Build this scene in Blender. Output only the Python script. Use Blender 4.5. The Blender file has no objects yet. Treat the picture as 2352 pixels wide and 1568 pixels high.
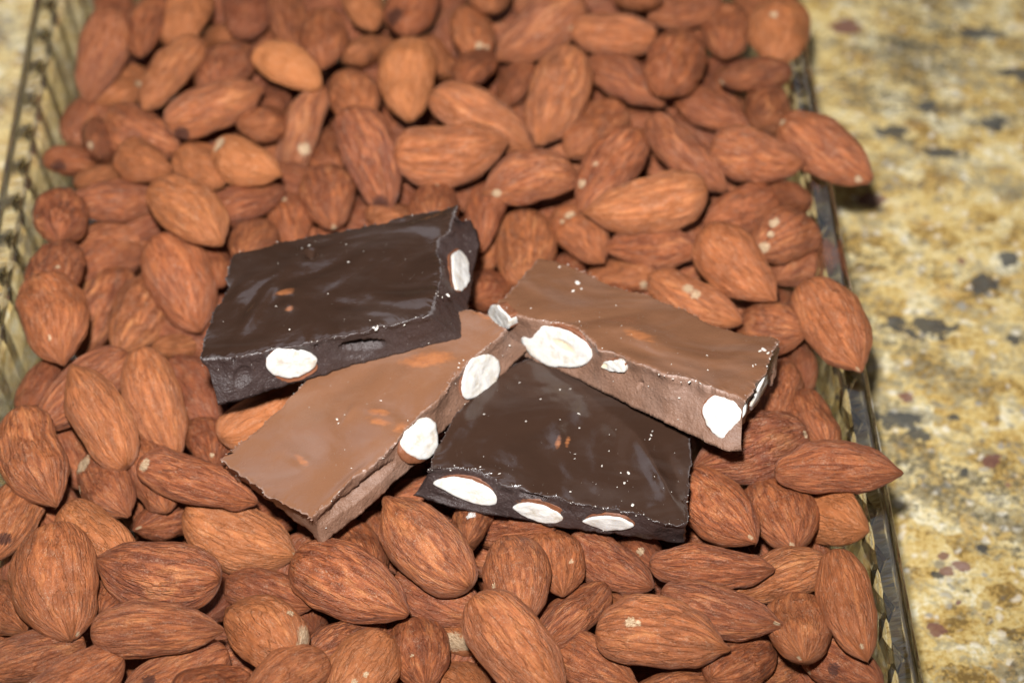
import bpy, math, random
import numpy as np
from mathutils import Matrix, Vector
sc = bpy.context.scene
COL = sc.collection
MM = 0.001
# ------------------------------------------------------------------ camera
F_PX, DEL, D0, ZP = 5505.0, math.radians(45.5), 524.0, 42.0
CR = np.array([1.0, 0, 0]); CU = np.array([0, math.sin(DEL), math.cos(DEL)]); CF = np.array([0, math.cos(DEL), -math.sin(DEL)])
CC = np.array([0, 0, ZP]) - D0 * CF
cam = bpy.data.objects.new('camera', bpy.data.cameras.new('camera')); COL.objects.link(cam); sc.camera = cam
cam.data.sensor_width = 23.5; cam.data.lens = 23.5 * F_PX / 2352
cam.data.clip_start = 0.01; cam.data.clip_end = 20
cam.location = CC * MM
cam.rotation_euler = (math.pi / 2 - DEL, 0, 0)
cam.data.dof.use_dof = True
cam.data.dof.focus_distance = 0.477
cam.data.dof.aperture_fstop = 8.6
# ------------------------------------------------------------------ light
world = bpy.data.worlds.new('World'); sc.world = world; world.use_nodes = True
bg = world.node_tree.nodes['Background']
bg.inputs['Color'].default_value = (0.62, 0.52, 0.45, 1); bg.inputs['Strength'].default_value = 0.05
fl = bpy.data.lights.new('camera_flash', 'SPOT'); fo = bpy.data.objects.new('camera_flash', fl); COL.objects.link(fo)
fo.location = Vector((CC + CU * 76 + CR * -20) * MM)
fl.energy = 29.5; fl.color = (1.0, 0.985, 0.985); fl.shadow_soft_size = 0.014
fl.spot_size = math.radians(70); fl.spot_blend = 1.0
fo.rotation_euler = Vector((CF + CU * 0.09)).to_track_quat('-Z', 'Y').to_euler()
win = bpy.data.lights.new('window_light', 'AREA'); wo = bpy.data.objects.new('window_light', win); COL.objects.link(wo)
win.shape = 'RECTANGLE'; win.size = 1.0; win.size_y = 0.8; win.energy = 3.2; win.color = (0.80, 0.86, 1.0)
wo.location = (-0.72, 1.15, 1.25)
wo.rotation_euler = (Vector((0, 0, 0.04)) - wo.location).to_track_quat('-Z', 'Y').to_euler()
sc.view_settings.view_transform = 'Standard'; sc.view_settings.look = 'None'
sc.view_settings.exposure = 0.0; sc.view_settings.gamma = 1.0
sc.render.engine = 'CYCLES'
sc.cycles.use_denoising = True
sc.cycles.max_bounces = 10; sc.cycles.transmission_bounces = 8; sc.cycles.diffuse_bounces = 4
sc.cycles.sample_clamp_indirect = 4.0
# ------------------------------------------------------------------ helpers
def ray(x, y): return CF + CR * (x - 1176) / F_PX - CU * (y - 784) / F_PX
def at_plane(x, y, p, n):
    d = ray(x, y); return CC + d * (np.dot(p - CC, n) / np.dot(d, n))
def at_z(x, y, z): return at_plane(x, y, np.array([0, 0, z]), np.array([0, 0, 1.0]))
def pixv(P):
    v = P - CC; d = v @ CF
    return np.stack([1176 + F_PX * (v @ CR) / d, 784 - F_PX * (v @ CU) / d], -1)
def unit(v): return v / np.linalg.norm(v)
def _h(ix, iy, iz, seed):
    n = (ix * 374761393 + iy * 668265263 + iz * 2147483647 + seed * 1274126177) & 0xffffffff
    n = ((n ^ (n >> 13)) * 1274126177) & 0xffffffff
    n = ((n ^ (n >> 16)) * 2246822519) & 0xffffffff
    return ((n ^ (n >> 15)) & 0xffff) / 32767.5 - 1.0
def vnoise(P, scale, seed=0):
    q = np.asarray(P, float) * scale + 1000.37; i = np.floor(q).astype(np.int64); f = q - i; f = f * f * (3 - 2 * f)
    r = 0
    for dx in (0, 1):
        for dy in (0, 1):
            for dz in (0, 1):
                w = (f[..., 0] if dx else 1 - f[..., 0]) * (f[..., 1] if dy else 1 - f[..., 1]) * (f[..., 2] if dz else 1 - f[..., 2])
                r = r + w * _h(i[..., 0] + dx, i[..., 1] + dy, i[..., 2] + dz, seed)
    return r
def fbm(P, scale, seed=0, oct=4, gain=0.5):
    r, a = 0, 1.0
    for o in range(oct):
        r = r + a * vnoise(P, scale * 2 ** o, seed + o * 17); a *= gain
    return r
def sstep(a, b, x):
    t = np.clip((x - a) / (b - a), 0, 1); return t * t * (3 - 2 * t)
def mesh_obj(name, verts, faces, mat, parent=None, attrs=None, smooth=True, scale=MM):
    me = bpy.data.meshes.new(name)
    me.from_pydata((np.asarray(verts) * scale).tolist(), [], faces)
    for k, v in (attrs or {}).items():
        v = np.asarray(v, np.float32)
        if v.ndim == 1:
            a = me.attributes.new(k, 'FLOAT', 'POINT'); a.data.foreach_set('value', v)
        else:
            a = me.attributes.new(k, 'FLOAT_VECTOR', 'POINT'); a.data.foreach_set('vector', v.ravel())
    if smooth: me.polygons.foreach_set('use_smooth', [True] * len(me.polygons))
    if mat: me.materials.append(mat)
    me.update()
    o = bpy.data.objects.new(name, me); COL.objects.link(o)
    if parent: o.parent = parent
    return o
# ------------------------------------------------------------------ node helpers
class NT:
    def __init__(self, name):
        self.m = bpy.data.materials.new(name); self.m.use_nodes = True
        self.t = self.m.node_tree; self.p = self.t.nodes['Principled BSDF']; self.out = self.t.nodes['Material Output']
    def n(self, kind, **kw):
        nd = self.t.nodes.new(kind)
        for k, v in kw.items():
            if k.startswith('i_'):
                nd.inputs[int(k[2:]) if k[2:].isdigit() else k[2:].replace('_', ' ')].default_value = v
            else: setattr(nd, k, v)
        return nd
    def l(self, a, b): self.t.links.new(a, b)
    def math(self, op, a, b=None, c=None, clamp=False):
        nd = self.n('ShaderNodeMath', operation=op, use_clamp=clamp)
        for i, v in enumerate((a, b, c)):
            if v is None: continue
            if isinstance(v, (int, float)): nd.inputs[i].default_value = v
            else: self.l(v, nd.inputs[i])
        return nd.outputs[0]
    def mix(self, f, a, b):
        nd = self.n('ShaderNodeMix', data_type='RGBA')
        for s, v in ((0, f), (6, a), (7, b)):
            if isinstance(v, (int, float)): nd.inputs[s].default_value = v
            elif isinstance(v, tuple): nd.inputs[s].default_value = v + (1,) if len(v) == 3 else v
            else: self.l(v, nd.inputs[s])
        return nd.outputs[2]
    def ramp(self, f, stops):
        nd = self.n('ShaderNodeValToRGB'); e = nd.color_ramp.elements
        while len(e) < len(stops): e.new(0.5)
        for i, (p, c) in enumerate(stops):
            e[i].position = p; e[i].color = (c if isinstance(c, tuple) else (c, c, c)) + (1,)
        self.l(f, nd.inputs[0]); return nd.outputs[0]
    def noise(self, vec, scale, detail=4, rough=0.55, dist=0.0):
        nd = self.n('ShaderNodeTexNoise', i_Scale=scale, i_Detail=detail, i_Roughness=rough, i_Distortion=dist)
        if vec is not None: self.l(vec, nd.inputs['Vector'])
        return nd.outputs['Fac']
    def attr(self, name, typ='GEOMETRY'):
        return self.n('ShaderNodeAttribute', attribute_name=name, attribute_type=typ)
    def vmath(self, op, a, b):
        nd = self.n('ShaderNodeVectorMath', operation=op)
        for i, v in enumerate((a, b)):
            if isinstance(v, tuple): nd.inputs[i].default_value = v
            else: self.l(v, nd.inputs[i])
        return nd.outputs[0]
    def bump(self, h, strength, dist, normal=None):
        nd = self.n('ShaderNodeBump', i_Strength=strength, i_Distance=dist); self.l(h, nd.inputs['Height'])
        if normal is not None: self.l(normal, nd.inputs['Normal'])
        return nd.outputs[0]
    def set(self, **kw):
        for k, v in kw.items():
            s = self.p.inputs[k.replace('_', ' ')]
            if isinstance(v, (int, float)): s.default_value = v
            elif isinstance(v, tuple): s.default_value = v + (1,) if len(v) == 3 else v
            else: self.l(v, s)
# ------------------------------------------------------------------ materials
def mat_almond():
    N = NT('almond_skin')
    g = N.attr('grain').outputs['Vector']
    tone = N.attr('tone', 'OBJECT').outputs['Fac']; stk = N.attr('streak', 'OBJECT').outputs['Fac']; rnd = N.attr('seed', 'OBJECT').outputs['Fac']
    off = N.n('ShaderNodeCombineXYZ'); N.l(rnd, off.inputs[0]); N.l(rnd, off.inputs[1]); N.l(rnd, off.inputs[2])
    lo = N.vmath('ADD', N.vmath('MULTIPLY', g, (1, 1, 0.36)), off.outputs[0])
    lo2 = N.vmath('ADD', N.vmath('MULTIPLY', g, (1, 1, 1.0)), off.outputs[0])
    s1 = N.noise(lo, 7.0, 6, 0.66, 0.5)       # long wiry streaks
    s2 = N.noise(lo, 21.0, 4, 0.62, 0.3)
    big = N.noise(lo2, 1.3, 3, 0.5)
    fine = N.noise(lo2, 50.0, 4, 0.7)
    groove = N.attr('groove').outputs['Fac']
    s1c = N.ramp(s1, [(0.37, 0.0), (0.60, 1.0)]); s2c = N.ramp(s2, [(0.42, 0.0), (0.62, 1.0)])
    base = N.mix(s1c, (0.175, 0.045, 0.0165), (0.425, 0.134, 0.045))
    base = N.mix(N.math('MULTIPLY', s2c, 0.30), base, (0.52, 0.20, 0.080))
    ridge = N.math('MULTIPLY_ADD', N.math('SUBTRACT', groove, 0.5), 1.1, s1)
    pale = N.math('MULTIPLY', N.ramp(ridge, [(0.50, 0.0), (0.80, 1.0)]), N.math('MULTIPLY_ADD', s2c, 0.7, 0.3))
    base = N.mix(N.math('MULTIPLY', N.math('MULTIPLY', pale, N.math('MULTIPLY_ADD', stk, 0.8, 0.2)), 0.85, clamp=True), base, (0.70, 0.325, 0.125))
    deep = N.ramp(ridge, [(0.16, 1.0), (0.42, 0.0)])  # groove shade put into the colour, where relief shading is weak
    base = N.mix(N.math('MULTIPLY', N.math('MULTIPLY', deep, N.math('MULTIPLY_ADD', stk, 0.6, 0.25)), 0.85, clamp=True), base, (0.13, 0.038, 0.018))
    vein = N.math('ABSOLUTE', N.math('SUBTRACT', N.noise(N.vmath('ADD', lo, (4.0, 9.0, 2.0)), 4.2, 3, 0.55, 0.25), 0.5))
    vm = N.math('MULTIPLY', N.ramp(vein, [(0.0, 1.0), (0.02, 0.8), (0.05, 0.0)]), N.math('MULTIPLY_ADD', stk, 0.45, 0.32))
    base = N.mix(N.math('MULTIPLY', vm, N.math('MULTIPLY_ADD', s2c, 0.35, 0.34)), base, (0.105, 0.030, 0.015))
    blot = N.ramp(big, [(0.50, 0.0), (0.70, 1.0)])
    base = N.mix(N.math('MULTIPLY', blot, 0.40), base, (0.20, 0.068, 0.034))
    speck = N.ramp(fine, [(0.32, 0.62), (0.5, 1.0), (0.70, 1.40)])
    mm_ = N.n('ShaderNodeMix', data_type='RGBA', blend_type='MULTIPLY'); mm_.inputs[0].default_value = 1.0
    N.l(base, mm_.inputs[6]); N.l(speck, mm_.inputs[7]); base = mm_.outputs[2]
    red = N.n('ShaderNodeMix', data_type='RGBA', blend_type='MULTIPLY'); N.l(N.attr('redness', 'OBJECT').outputs['Fac'], red.inputs[0]); N.l(base, red.inputs[6]); red.inputs[7].default_value = (0.93, 0.83, 0.82, 1); base = red.outputs[2]
    # tone of the whole nut
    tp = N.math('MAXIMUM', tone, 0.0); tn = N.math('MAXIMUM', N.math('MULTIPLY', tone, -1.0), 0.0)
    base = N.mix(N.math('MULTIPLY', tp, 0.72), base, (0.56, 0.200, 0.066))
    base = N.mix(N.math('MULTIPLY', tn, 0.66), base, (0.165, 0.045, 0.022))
    # dusty grains
    dust = N.ramp(N.math('MULTIPLY_ADD', N.noise(lo2, 6.0, 3, 0.6), 0.35, N.math('MULTIPLY', N.noise(lo2, 48.0, 3, 0.6), 0.75)), [(0.60, 0.0), (0.70, 1.0)])
    base = N.mix(N.math('MULTIPLY', dust, 0.32), base, (0.72, 0.52, 0.36))
    chip = N.attr('chip').outputs['Vector']
    sep = N.n('ShaderNodeSeparateXYZ'); N.l(chip, sep.inputs[0])
    brk = N.math('MULTIPLY_ADD', N.math('SUBTRACT', N.noise(lo2, 16.0, 6, 0.75), 0.5), 2.6, 0.0)
    def mask(s): return N.ramp(N.math('ADD', s, N.math('MULTIPLY', brk, N.math('MULTIPLY', s, 1.6, clamp=True))), [(0.42, 0.0), (0.60, 1.0)])
    mc, md = mask(sep.outputs[0]), mask(sep.outputs[1])
    cream = N.mix(N.ramp(N.noise(lo2, 24.0, 5, 0.75), [(0.36, 0.0), (0.62, 1.0)]), (0.30, 0.145, 0.062), (0.78, 0.62, 0.40))
    base = N.mix(N.math('MULTIPLY', md, 0.85), base, (0.06, 0.022, 0.016))
    base = N.mix(N.math('MULTIPLY', mc, 0.88), base, cream)
    base = N.mix(mask(sep.outputs[2]), base, (0.9, 0.86, 0.80))
    h = N.math('ADD', N.math('MULTIPLY_ADD', vm, -1.3, N.math('MULTIPLY', fine, 0.6)), N.math('MULTIPLY', s2, 1.2))
    N.set(Base_Color=base, Roughness=N.math('MULTIPLY_ADD', s2, 0.20, 0.36), Specular_IOR_Level=0.32, Normal=N.bump(h, 0.9, 0.00034))
    return N.m
def mat_choc(name, top, wall, rough, hz):
    N = NT(name)
    co = N.n('ShaderNodeTexCoord').outputs['Object']
    w = N.attr('wall').outputs['Fac']; e = N.attr('edge').outputs['Fac']
    n1 = N.noise(co, 260, 4, 0.6); n2 = N.noise(co, 1500, 4, 0.65); n3 = N.noise(co, 90, 3, 0.5)
    t = N.mix(n3, tuple(c * 0.9 for c in top), tuple(c * 1.12 for c in top))
    wl = N.mix(n1, tuple(c * 0.72 for c in wall), tuple(c * 1.3 for c in wall))
    bloom = N.ramp(n2, [(0.60, 0.0), (0.72, 1.0)])
    wl = N.mix(N.math('MULTIPLY', bloom, 0.16), wl, (0.55, 0.45, 0.40))
    c = N.mix(w, t, wl)
    # thin scuffs on the face
    sc1 = N.noise(N.vmath('MULTIPLY', co, (1.0, 0.25, 1.0)), 420, 5, 0.7, 1.2)
    scuff = N.math('MULTIPLY', N.ramp(sc1, [(0.67, 0.0), (0.80, 1.0)]), 0.04 + hz * 2.4)
    c = N.mix(scuff, c, (0.6, 0.52, 0.46))
    haze = N.ramp(N.noise(N.vmath('MULTIPLY', co, (0.5, 1.0, 1.0)), 70, 5, 0.65, 0.8), [(0.48, 0.0), (0.75, 1.0)])
    c = N.mix(N.math('MULTIPLY', haze, hz), c, (0.62, 0.58, 0.56))
    # crushed, pale broken rim
    em = N.ramp(N.math('MULTIPLY_ADD', N.math('SUBTRACT', N.math('MULTIPLY_ADD', N.noise(co, 180, 3, 0.6), 0.7, N.math('MULTIPLY', N.noise(co, 900, 4, 0.7), 0.5)), 0.6), 1.9, e), [(0.80, 0.0), (1.25, 1.0)])
    c = N.mix(N.math('MULTIPLY', em, 0.42), c, tuple(0.14 + 1.1 * x for x in wall))
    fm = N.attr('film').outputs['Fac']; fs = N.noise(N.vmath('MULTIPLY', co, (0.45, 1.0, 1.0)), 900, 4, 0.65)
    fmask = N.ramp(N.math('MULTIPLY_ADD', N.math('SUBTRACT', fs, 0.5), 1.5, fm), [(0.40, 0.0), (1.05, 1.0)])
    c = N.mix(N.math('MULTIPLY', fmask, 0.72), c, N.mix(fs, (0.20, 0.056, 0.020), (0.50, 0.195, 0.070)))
    r = N.math('ADD', N.math('MULTIPLY_ADD', w, 0.20, rough), N.math('MULTIPLY_ADD', n1, 0.16, -0.06))
    b = N.bump(N.noise(co, 42, 2, 0.4, 0.8), 0.6, 0.0045); b = N.bump(n3, 0.35, 0.0014, b)
    hh = N.math('MULTIPLY', N.math('MULTIPLY_ADD', n1, 0.35, n2), N.math('MULTIPLY_ADD', w, 0.95, 0.05))
    b = N.bump(hh, 0.8, 0.00045, b)
    N.set(Base_Color=c, Roughness=r, Specular_IOR_Level=0.5, Normal=b)
    return N.m
def mat_flesh():
    N = NT('almond_flesh'); co = N.n('ShaderNodeTexCoord').outputs['Object']
    n1 = N.noise(co, 420, 5, 0.65); n2 = N.noise(N.vmath('MULTIPLY', co, (1, 1, 2.5)), 1400, 4, 0.6)
    hol = N.attr('hollow').outputs['Fac']
    c = N.mix(N.ramp(n1, [(0.30, 0.0), (0.52, 1.0)]), (0.50, 0.44, 0.35), (0.64, 0.62, 0.58))
    c = N.mix(N.math('MULTIPLY', hol, 0.75), c, (0.74, 0.60, 0.38))
    N.set(Base_Color=c, Roughness=0.55, Specular_IOR_Level=0.3, Normal=N.bump(N.math('ADD', n1, N.math('MULTIPLY', n2, 0.8)), 0.35, 0.00035))
    N.p.inputs['Subsurface Weight'].default_value = 0.12
    N.p.inputs['Subsurface Radius'].default_value = (1, 0.8, 0.5); N.p.inputs['Subsurface Scale'].default_value = 0.0012
    return N.m
def mat_skin(name='nut_skin', a=(0.20, 0.055, 0.02), b=(0.50, 0.19, 0.07)):
    N = NT(name); co = N.n('ShaderNodeTexCoord').outputs['Object']
    s = N.noise(co, 700, 5, 0.7)
    N.set(Base_Color=N.mix(s, a, b), Roughness=0.55, Normal=N.bump(s, 0.6, 0.0003)); return N.m
def mat_crumb(name, a, b):
    N = NT(name); co = N.n('ShaderNodeTexCoord').outputs['Object']
    N.set(Base_Color=N.mix(N.noise(co, 900, 2), a, b), Roughness=0.8); return N.m
def mat_granite(spots, blacks):
    N = NT('granite'); co = N.n('ShaderNodeTexCoord').outputs['Object']
    wob = N.n('ShaderNodeTexNoise', i_Scale=160.0, i_Detail=2.0); N.l(co, wob.inputs['Vector'])
    cw = N.vmath('ADD', co, N.vmath('MULTIPLY', N.vmath('SUBTRACT', wob.outputs['Color'], (0.5, 0.5, 0.5)), (0.005, 0.005, 0.0)))
    rot = N.n('ShaderNodeVectorRotate', rotation_type='Z_AXIS'); rot.inputs['Angle'].default_value = 0.35; N.l(cw, rot.inputs['Vector']); cr = rot.outputs[0]
    mid = N.noise(cw, 95, 6, 0.68); fine = N.noise(cw, 480, 5, 0.75); big = N.noise(cr, 30, 3, 0.5)
    vo = N.n('ShaderNodeTexVoronoi', i_Scale=150.0); N.l(cw, vo.inputs['Vector'])
    vs = N.n('ShaderNodeSeparateXYZ'); N.l(vo.outputs['Color'], vs.inputs[0])
    k = N.math('ADD', N.math('MULTIPLY', mid, 0.55), N.math('ADD', N.math('MULTIPLY', N.ramp(N.noise(co, 750, 5, 0.75), [(0.3, 0.15), (0.7, 0.85)]), 0.30), N.math('MULTIPLY', vs.outputs[2], 0.15)))
    base = N.ramp(k, [(0.38, (0.19, 0.120, 0.040)), (0.435, (0.43, 0.275, 0.082)), (0.48, (0.54, 0.385, 0.138)), (0.53, (0.61, 0.465, 0.20)), (0.585, (0.67, 0.555, 0.295)), (0.65, (0.75, 0.69, 0.50))])
    rust = N.ramp(N.noise(N.vmath('ADD', cw, (3.1, 0, 0)), 75, 4, 0.65), [(0.56, 0.0), (0.70, 1.0)])
    base = N.mix(N.math('MULTIPLY', rust, 0.38), base, (0.46, 0.24, 0.07))
    drift = N.ramp(N.math('MULTIPLY_ADD', N.math('SUBTRACT', fine, 0.5), 0.8, N.noise(N.vmath('MULTIPLY', cr, (0.5, 1.6, 1)), 40, 6, 0.72)), [(0.495, 0.0), (0.60, 1.0)])
    base = N.mix(N.math('MULTIPLY', drift, 0.85), base, N.mix(N.ramp(fine, [(0.38, 0.0), (0.6, 1.0)]), (0.045, 0.040, 0.030), (0.36, 0.31, 0.19)))
    vor = N.n('ShaderNodeTexVoronoi', i_Scale=430.0); N.l(cw, vor.inputs['Vector'])
    rc = N.n('ShaderNodeSeparateXYZ'); N.l(vor.outputs['Color'], rc.inputs[0])
    grain = N.math('MULTIPLY', N.ramp(rc.outputs[0], [(0.80, 0.0), (0.84, 1.0)]), N.ramp(vor.outputs['Distance'], [(0.25, 1.0), (0.55, 0.0)]))
    base = N.mix(N.math('MULTIPLY', grain, 0.5), base, (0.80, 0.77, 0.68))
    gz = N.math('MULTIPLY', N.ramp(rc.outputs[1], [(0.84, 0.0), (0.90, 1.0)]), N.ramp(vor.outputs['Distance'], [(0.3, 1.0), (0.6, 0.0)]))
    base = N.mix(N.math('MULTIPLY', gz, 0.6), base, (0.16, 0.15, 0.13))
    cl = N.ramp(N.math('MULTIPLY_ADD', N.math('SUBTRACT', N.noise(co, 600, 4, 0.75), 0.5), 0.9, N.noise(N.vmath('MULTIPLY', N.vmath('ADD', cr, (2.2, 5.0, 0)), (0.6, 1.3, 1)), 30, 5, 0.7)), [(0.545, 0.0), (0.64, 1.0)])
    base = N.mix(N.math('MULTIPLY', cl, 0.85), base, N.mix(fine, (0.010, 0.010, 0.010), (0.22, 0.19, 0.12)))
    mica = N.math('MULTIPLY', N.ramp(N.noise(N.vmath('ADD', cr, (7.7, 1, 0)), 80, 5, 0.7), [(0.59, 0.0), (0.66, 1.0)]), N.ramp(fine, [(0.40, 1.0), (0.60, 0.1)]))
    base = N.mix(N.math('MULTIPLY', mica, 0.9), base, (0.028, 0.028, 0.028))
    def blob(sx, sy, r, asp, soft, rough_scale):
        d = N.vmath('MULTIPLY', N.vmath('SUBTRACT', cw, (sx, sy, 0)), (1.0 / asp, 1.0, 0))
        ln = N.n('ShaderNodeVectorMath', operation='LENGTH'); N.l(d, ln.inputs[0])
        v = N.math('MULTIPLY_ADD', N.math('SUBTRACT', N.noise(co, rough_scale, 4, 0.65), 0.5), r * soft, ln.outputs['Value'])
        return N.ramp(N.math('DIVIDE', v, r), [(0.80, 1.0), (1.0, 0.0)])
    for (x, y, r, asp) in blacks:
        base = N.mix(N.math('MULTIPLY', blob(x, y, r, asp, 3.0, 260), 0.9), base, N.mix(fine, (0.0, 0.0, 0.004), (0.12, 0.12, 0.11)))
    for (x, y, r, asp) in spots:
        base = N.mix(N.math('MULTIPLY', blob(x, y, r, asp, 1.5, 420), 0.85), base, N.mix(mid, (0.085, 0.030, 0.026), (0.27, 0.13, 0.11)))
    N.set(Base_Color=base, Roughness=0.22, Specular_IOR_Level=0.4)
    return N.m
def mat_glass(name='pressed_glass', share=0.97):
    m = bpy.data.materials.new(name); m.use_nodes = True; t = m.node_tree; t.nodes.clear()
    o = t.nodes.new('ShaderNodeOutputMaterial')
    g = t.nodes.new('ShaderNodeBsdfGlass'); g.inputs['IOR'].default_value = 1.46; g.inputs['Roughness'].default_value = 0.0
    g.inputs['Color'].default_value = (0.985, 0.975, 0.94, 1)
    tr = t.nodes.new('ShaderNodeBsdfTransparent'); tr.inputs['Color'].default_value = (0.97, 0.965, 0.93, 1)
    mx = t.nodes.new('ShaderNodeMixShader'); mx.inputs[0].default_value = share
    t.links.new(tr.outputs[0], mx.inputs[1]); t.links.new(g.outputs[0], mx.inputs[2]); t.links.new(mx.outputs[0], o.inputs[0])
    return m
M_ALM = mat_almond(); M_FLESH = mat_flesh(); M_SKIN = mat_skin('nut_skin', (0.07, 0.022, 0.011), (0.30, 0.108, 0.044))
M_DARK = mat_choc('dark_chocolate', (0.038, 0.0195, 0.0125), (0.043, 0.0275, 0.0250), 0.15, 0.026)
M_MILK = mat_choc('milk_chocolate', (0.192, 0.087, 0.044), (0.205, 0.110, 0.070), 0.25, 0.07)
M_WHITE = mat_crumb('nut_crumb', (0.45, 0.38, 0.30), (0.78, 0.75, 0.70))
M_GLASS = mat_glass()
M_SHD = mat_crumb('dark_shard', (0.040, 0.026, 0.023), (0.085, 0.058, 0.050)); M_SHM = mat_crumb('milk_shard', (0.20, 0.11, 0.075), (0.33, 0.20, 0.145))
# ------------------------------------------------------------------ counter
def gz(x, y): return at_z(x, y, 0) * MM
SPOTS = [(2280, 1064, 24, 1.1), (2210, 1302, 18, 1.0), (2170, 1276, 14, 1.0), (2178, 1312, 16, 1.1), (2150, 1445, 24, 1.0), (1940, 62, 26, 1.5), (2001, 460, 26, 1.6), (2080, 912, 18, 1.1), (2208, 598, 10, 1.0), (2195, 1382, 9, 1), (2322, 1112, 9, 1.0)]
BLACKS = [(2140, 757, 40, 1.5), (2055, 740, 26, 1.2), (2260, 655, 34, 1.0), (2320, 600, 26, .9), (2060, 965, 30, 2.0), (2170, 352, 22, 2.2), (2275, 285, 24, 1.6), (2250, 75, 26, 2.2), (2340, 170, 22, 2.0), (2110, 1000, 20, 1.6), (2260, 1262, 14, .8), (2150, 1318, 14, 1.2), (2210, 1085, 14, .9), (2050, 300, 20, 2.2), (2130, 250, 18, 1.6), (2190, 960, 16, 1.0), (2330, 780, 18, 1.4)]
def spot3(L):
    r = []
    for x, y, px, asp in L:
        p = gz(x, y); dd = (p / MM - CC) @ CF; r.append((p[0], p[1], px * dd / F_PX * MM, asp))
    return r
counter = mesh_obj('granite_counter', [(-700, -500, 0), (700, -500, 0), (700, 900, 0), (-700, 900, 0), (-700, -500, -30), (700, -500, -30), (700, 900, -30), (-700, 900, -30)],
    [(0, 1, 2, 3), (7, 6, 5, 4), (0, 4, 5, 1), (1, 5, 6, 2), (2, 6, 7, 3), (3, 7, 4, 0)], mat_granite(spot3(SPOTS), spot3(BLACKS)), smooth=False)
counter['kind'] = 'structure'; counter['label'] = 'yellow granite counter with black and maroon flecks under the glass tray'
# ------------------------------------------------------------------ glass tray
ZR = 40.0
PSI = math.radians(1.66)
TA = np.array([-math.sin(PSI), math.cos(PSI), 0]); TX = np.array([math.cos(PSI), math.sin(PSI), 0])
xr = at_z(1985, 802, ZR) @ TX; xl = at_z(37, 205, ZR) @ TX
def tray():
    y0, y1 = at_z(1100, 1568, ZR) @ TA - 60, at_z(1100, -14, ZR) @ TA + 30
    rad = 22.0
    # path of the outer rim edge, counter-clockwise, with outward normals
    pts = []
    step = 12.3; sub = 10
    def line(a, b, nrm):
        n = max(1, round(np.linalg.norm(np.array(b) - a) / step)) * sub
        for k in range(n): pts.append((np.array(a) + (np.array(b) - a) * k / n, np.array(nrm, float), k % sub / sub))
    def arc(cx, cy, a0):
        n = 3 * sub
        for k in range(n):
            a = a0 + math.pi / 2 * k / n; nr = np.array([math.cos(a), math.sin(a)])
            pts.append((np.array([cx, cy]) + rad * nr, nr, k % sub / sub))
    line((xl + rad, y0), (xr - rad, y0), (0, -1)); arc(xr - rad, y0 + rad, -math.pi / 2)
    line((xr, y0 + rad), (xr, y1 - rad), (1, 0)); arc(xr - rad, y1 - rad, 0)
    line((xr - rad, y1), (xl + rad, y1), (0, 1)); arc(xl + rad, y1 - rad, math.pi / 2)
    line((xl, y1 - rad), (xl, y0 + rad), (-1, 0)); arc(xl + rad, y0 + rad, math.pi)
    # profile: (offset from rim edge, z, flute weight)
    prof = [(-10.5, 0.3, 0), (-9.0, 0.0, 0), (-8.2, 0.6, .2), (-6.4, 5.0, 1), (-3.6, 20.0, 1), (-2.6, 33.5, 1), (-2.3, 35.6, 1), (-1.35, 36.1, 0), (-0.75, 36.35, 0), (-0.28, 36.9, 0), (-0.02, 37.6, 0), (0, 38.3, 0), (-0.12, 38.9, 0), (-0.42, 39.45, 0), (-0.9, 39.82, 0), (-1.5, 39.95, 0), (-2.1, 39.7, 0), (-2.5, 39.5, 0), (-5.0, 39.5, 0), (-5.3, 39.3, 0), (-6.2, 37.4, 0), (-7.0, 34.5, 0), (-8.5, 25.0, 0), (-11.5, 7.0, 0), (-14.5, 4.0, 0)]
    V, Fc = [], []
    n, m = len(pts), len(prof)
    for p, nr, ph in pts:
        tri = 1 - abs(2 * ph - 1) * 2          # pressed V flutes
        for off, z, fw in prof:
            q = p + nr * (off - fw * 1.3 * (1 - tri))
            V.append(TX * q[0] + TA * q[1] + np.array([0, 0, z]))
    for i in range(n):
        j = (i + 1) % n
        for k in range(m - 1):
            Fc.append((i * m + k, j * m + k, j * m + k + 1, i * m + k + 1))
    c0, c1 = len(V), len(V) + 1
    ctr = TX * (xl + xr) / 2 + TA * (y0 + y1) / 2
    V.append(ctr + np.array([0, 0, 0.3])); V.append(ctr + np.array([0, 0, 4.0]))
    for i in range(n):
        j = (i + 1) % n
        Fc.append((c0, j * m, i * m)); Fc.append((c1, i * m + m - 1, j * m + m - 1))
    o = mesh_obj('glass_tray', V, Fc, M_GLASS, smooth=False)
    o.data.materials.append(mat_glass('pressed_glass_wall', 0.65))
    hv = np.array([v[2] for v in V])
    for p in o.data.polygons: p.material_index = 0 if hv[list(p.vertices)].mean() > 33 else 1
    for p in o.data.polygons:
        if hv[list(p.vertices)].min() > 36.0 and hv[list(p.vertices)].max() < 39.96: p.use_smooth = True
    o['label'] = 'clear pressed glass tray with fluted sides heaped with almonds'; o['category'] = 'tray'
    return o
tray()
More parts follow.
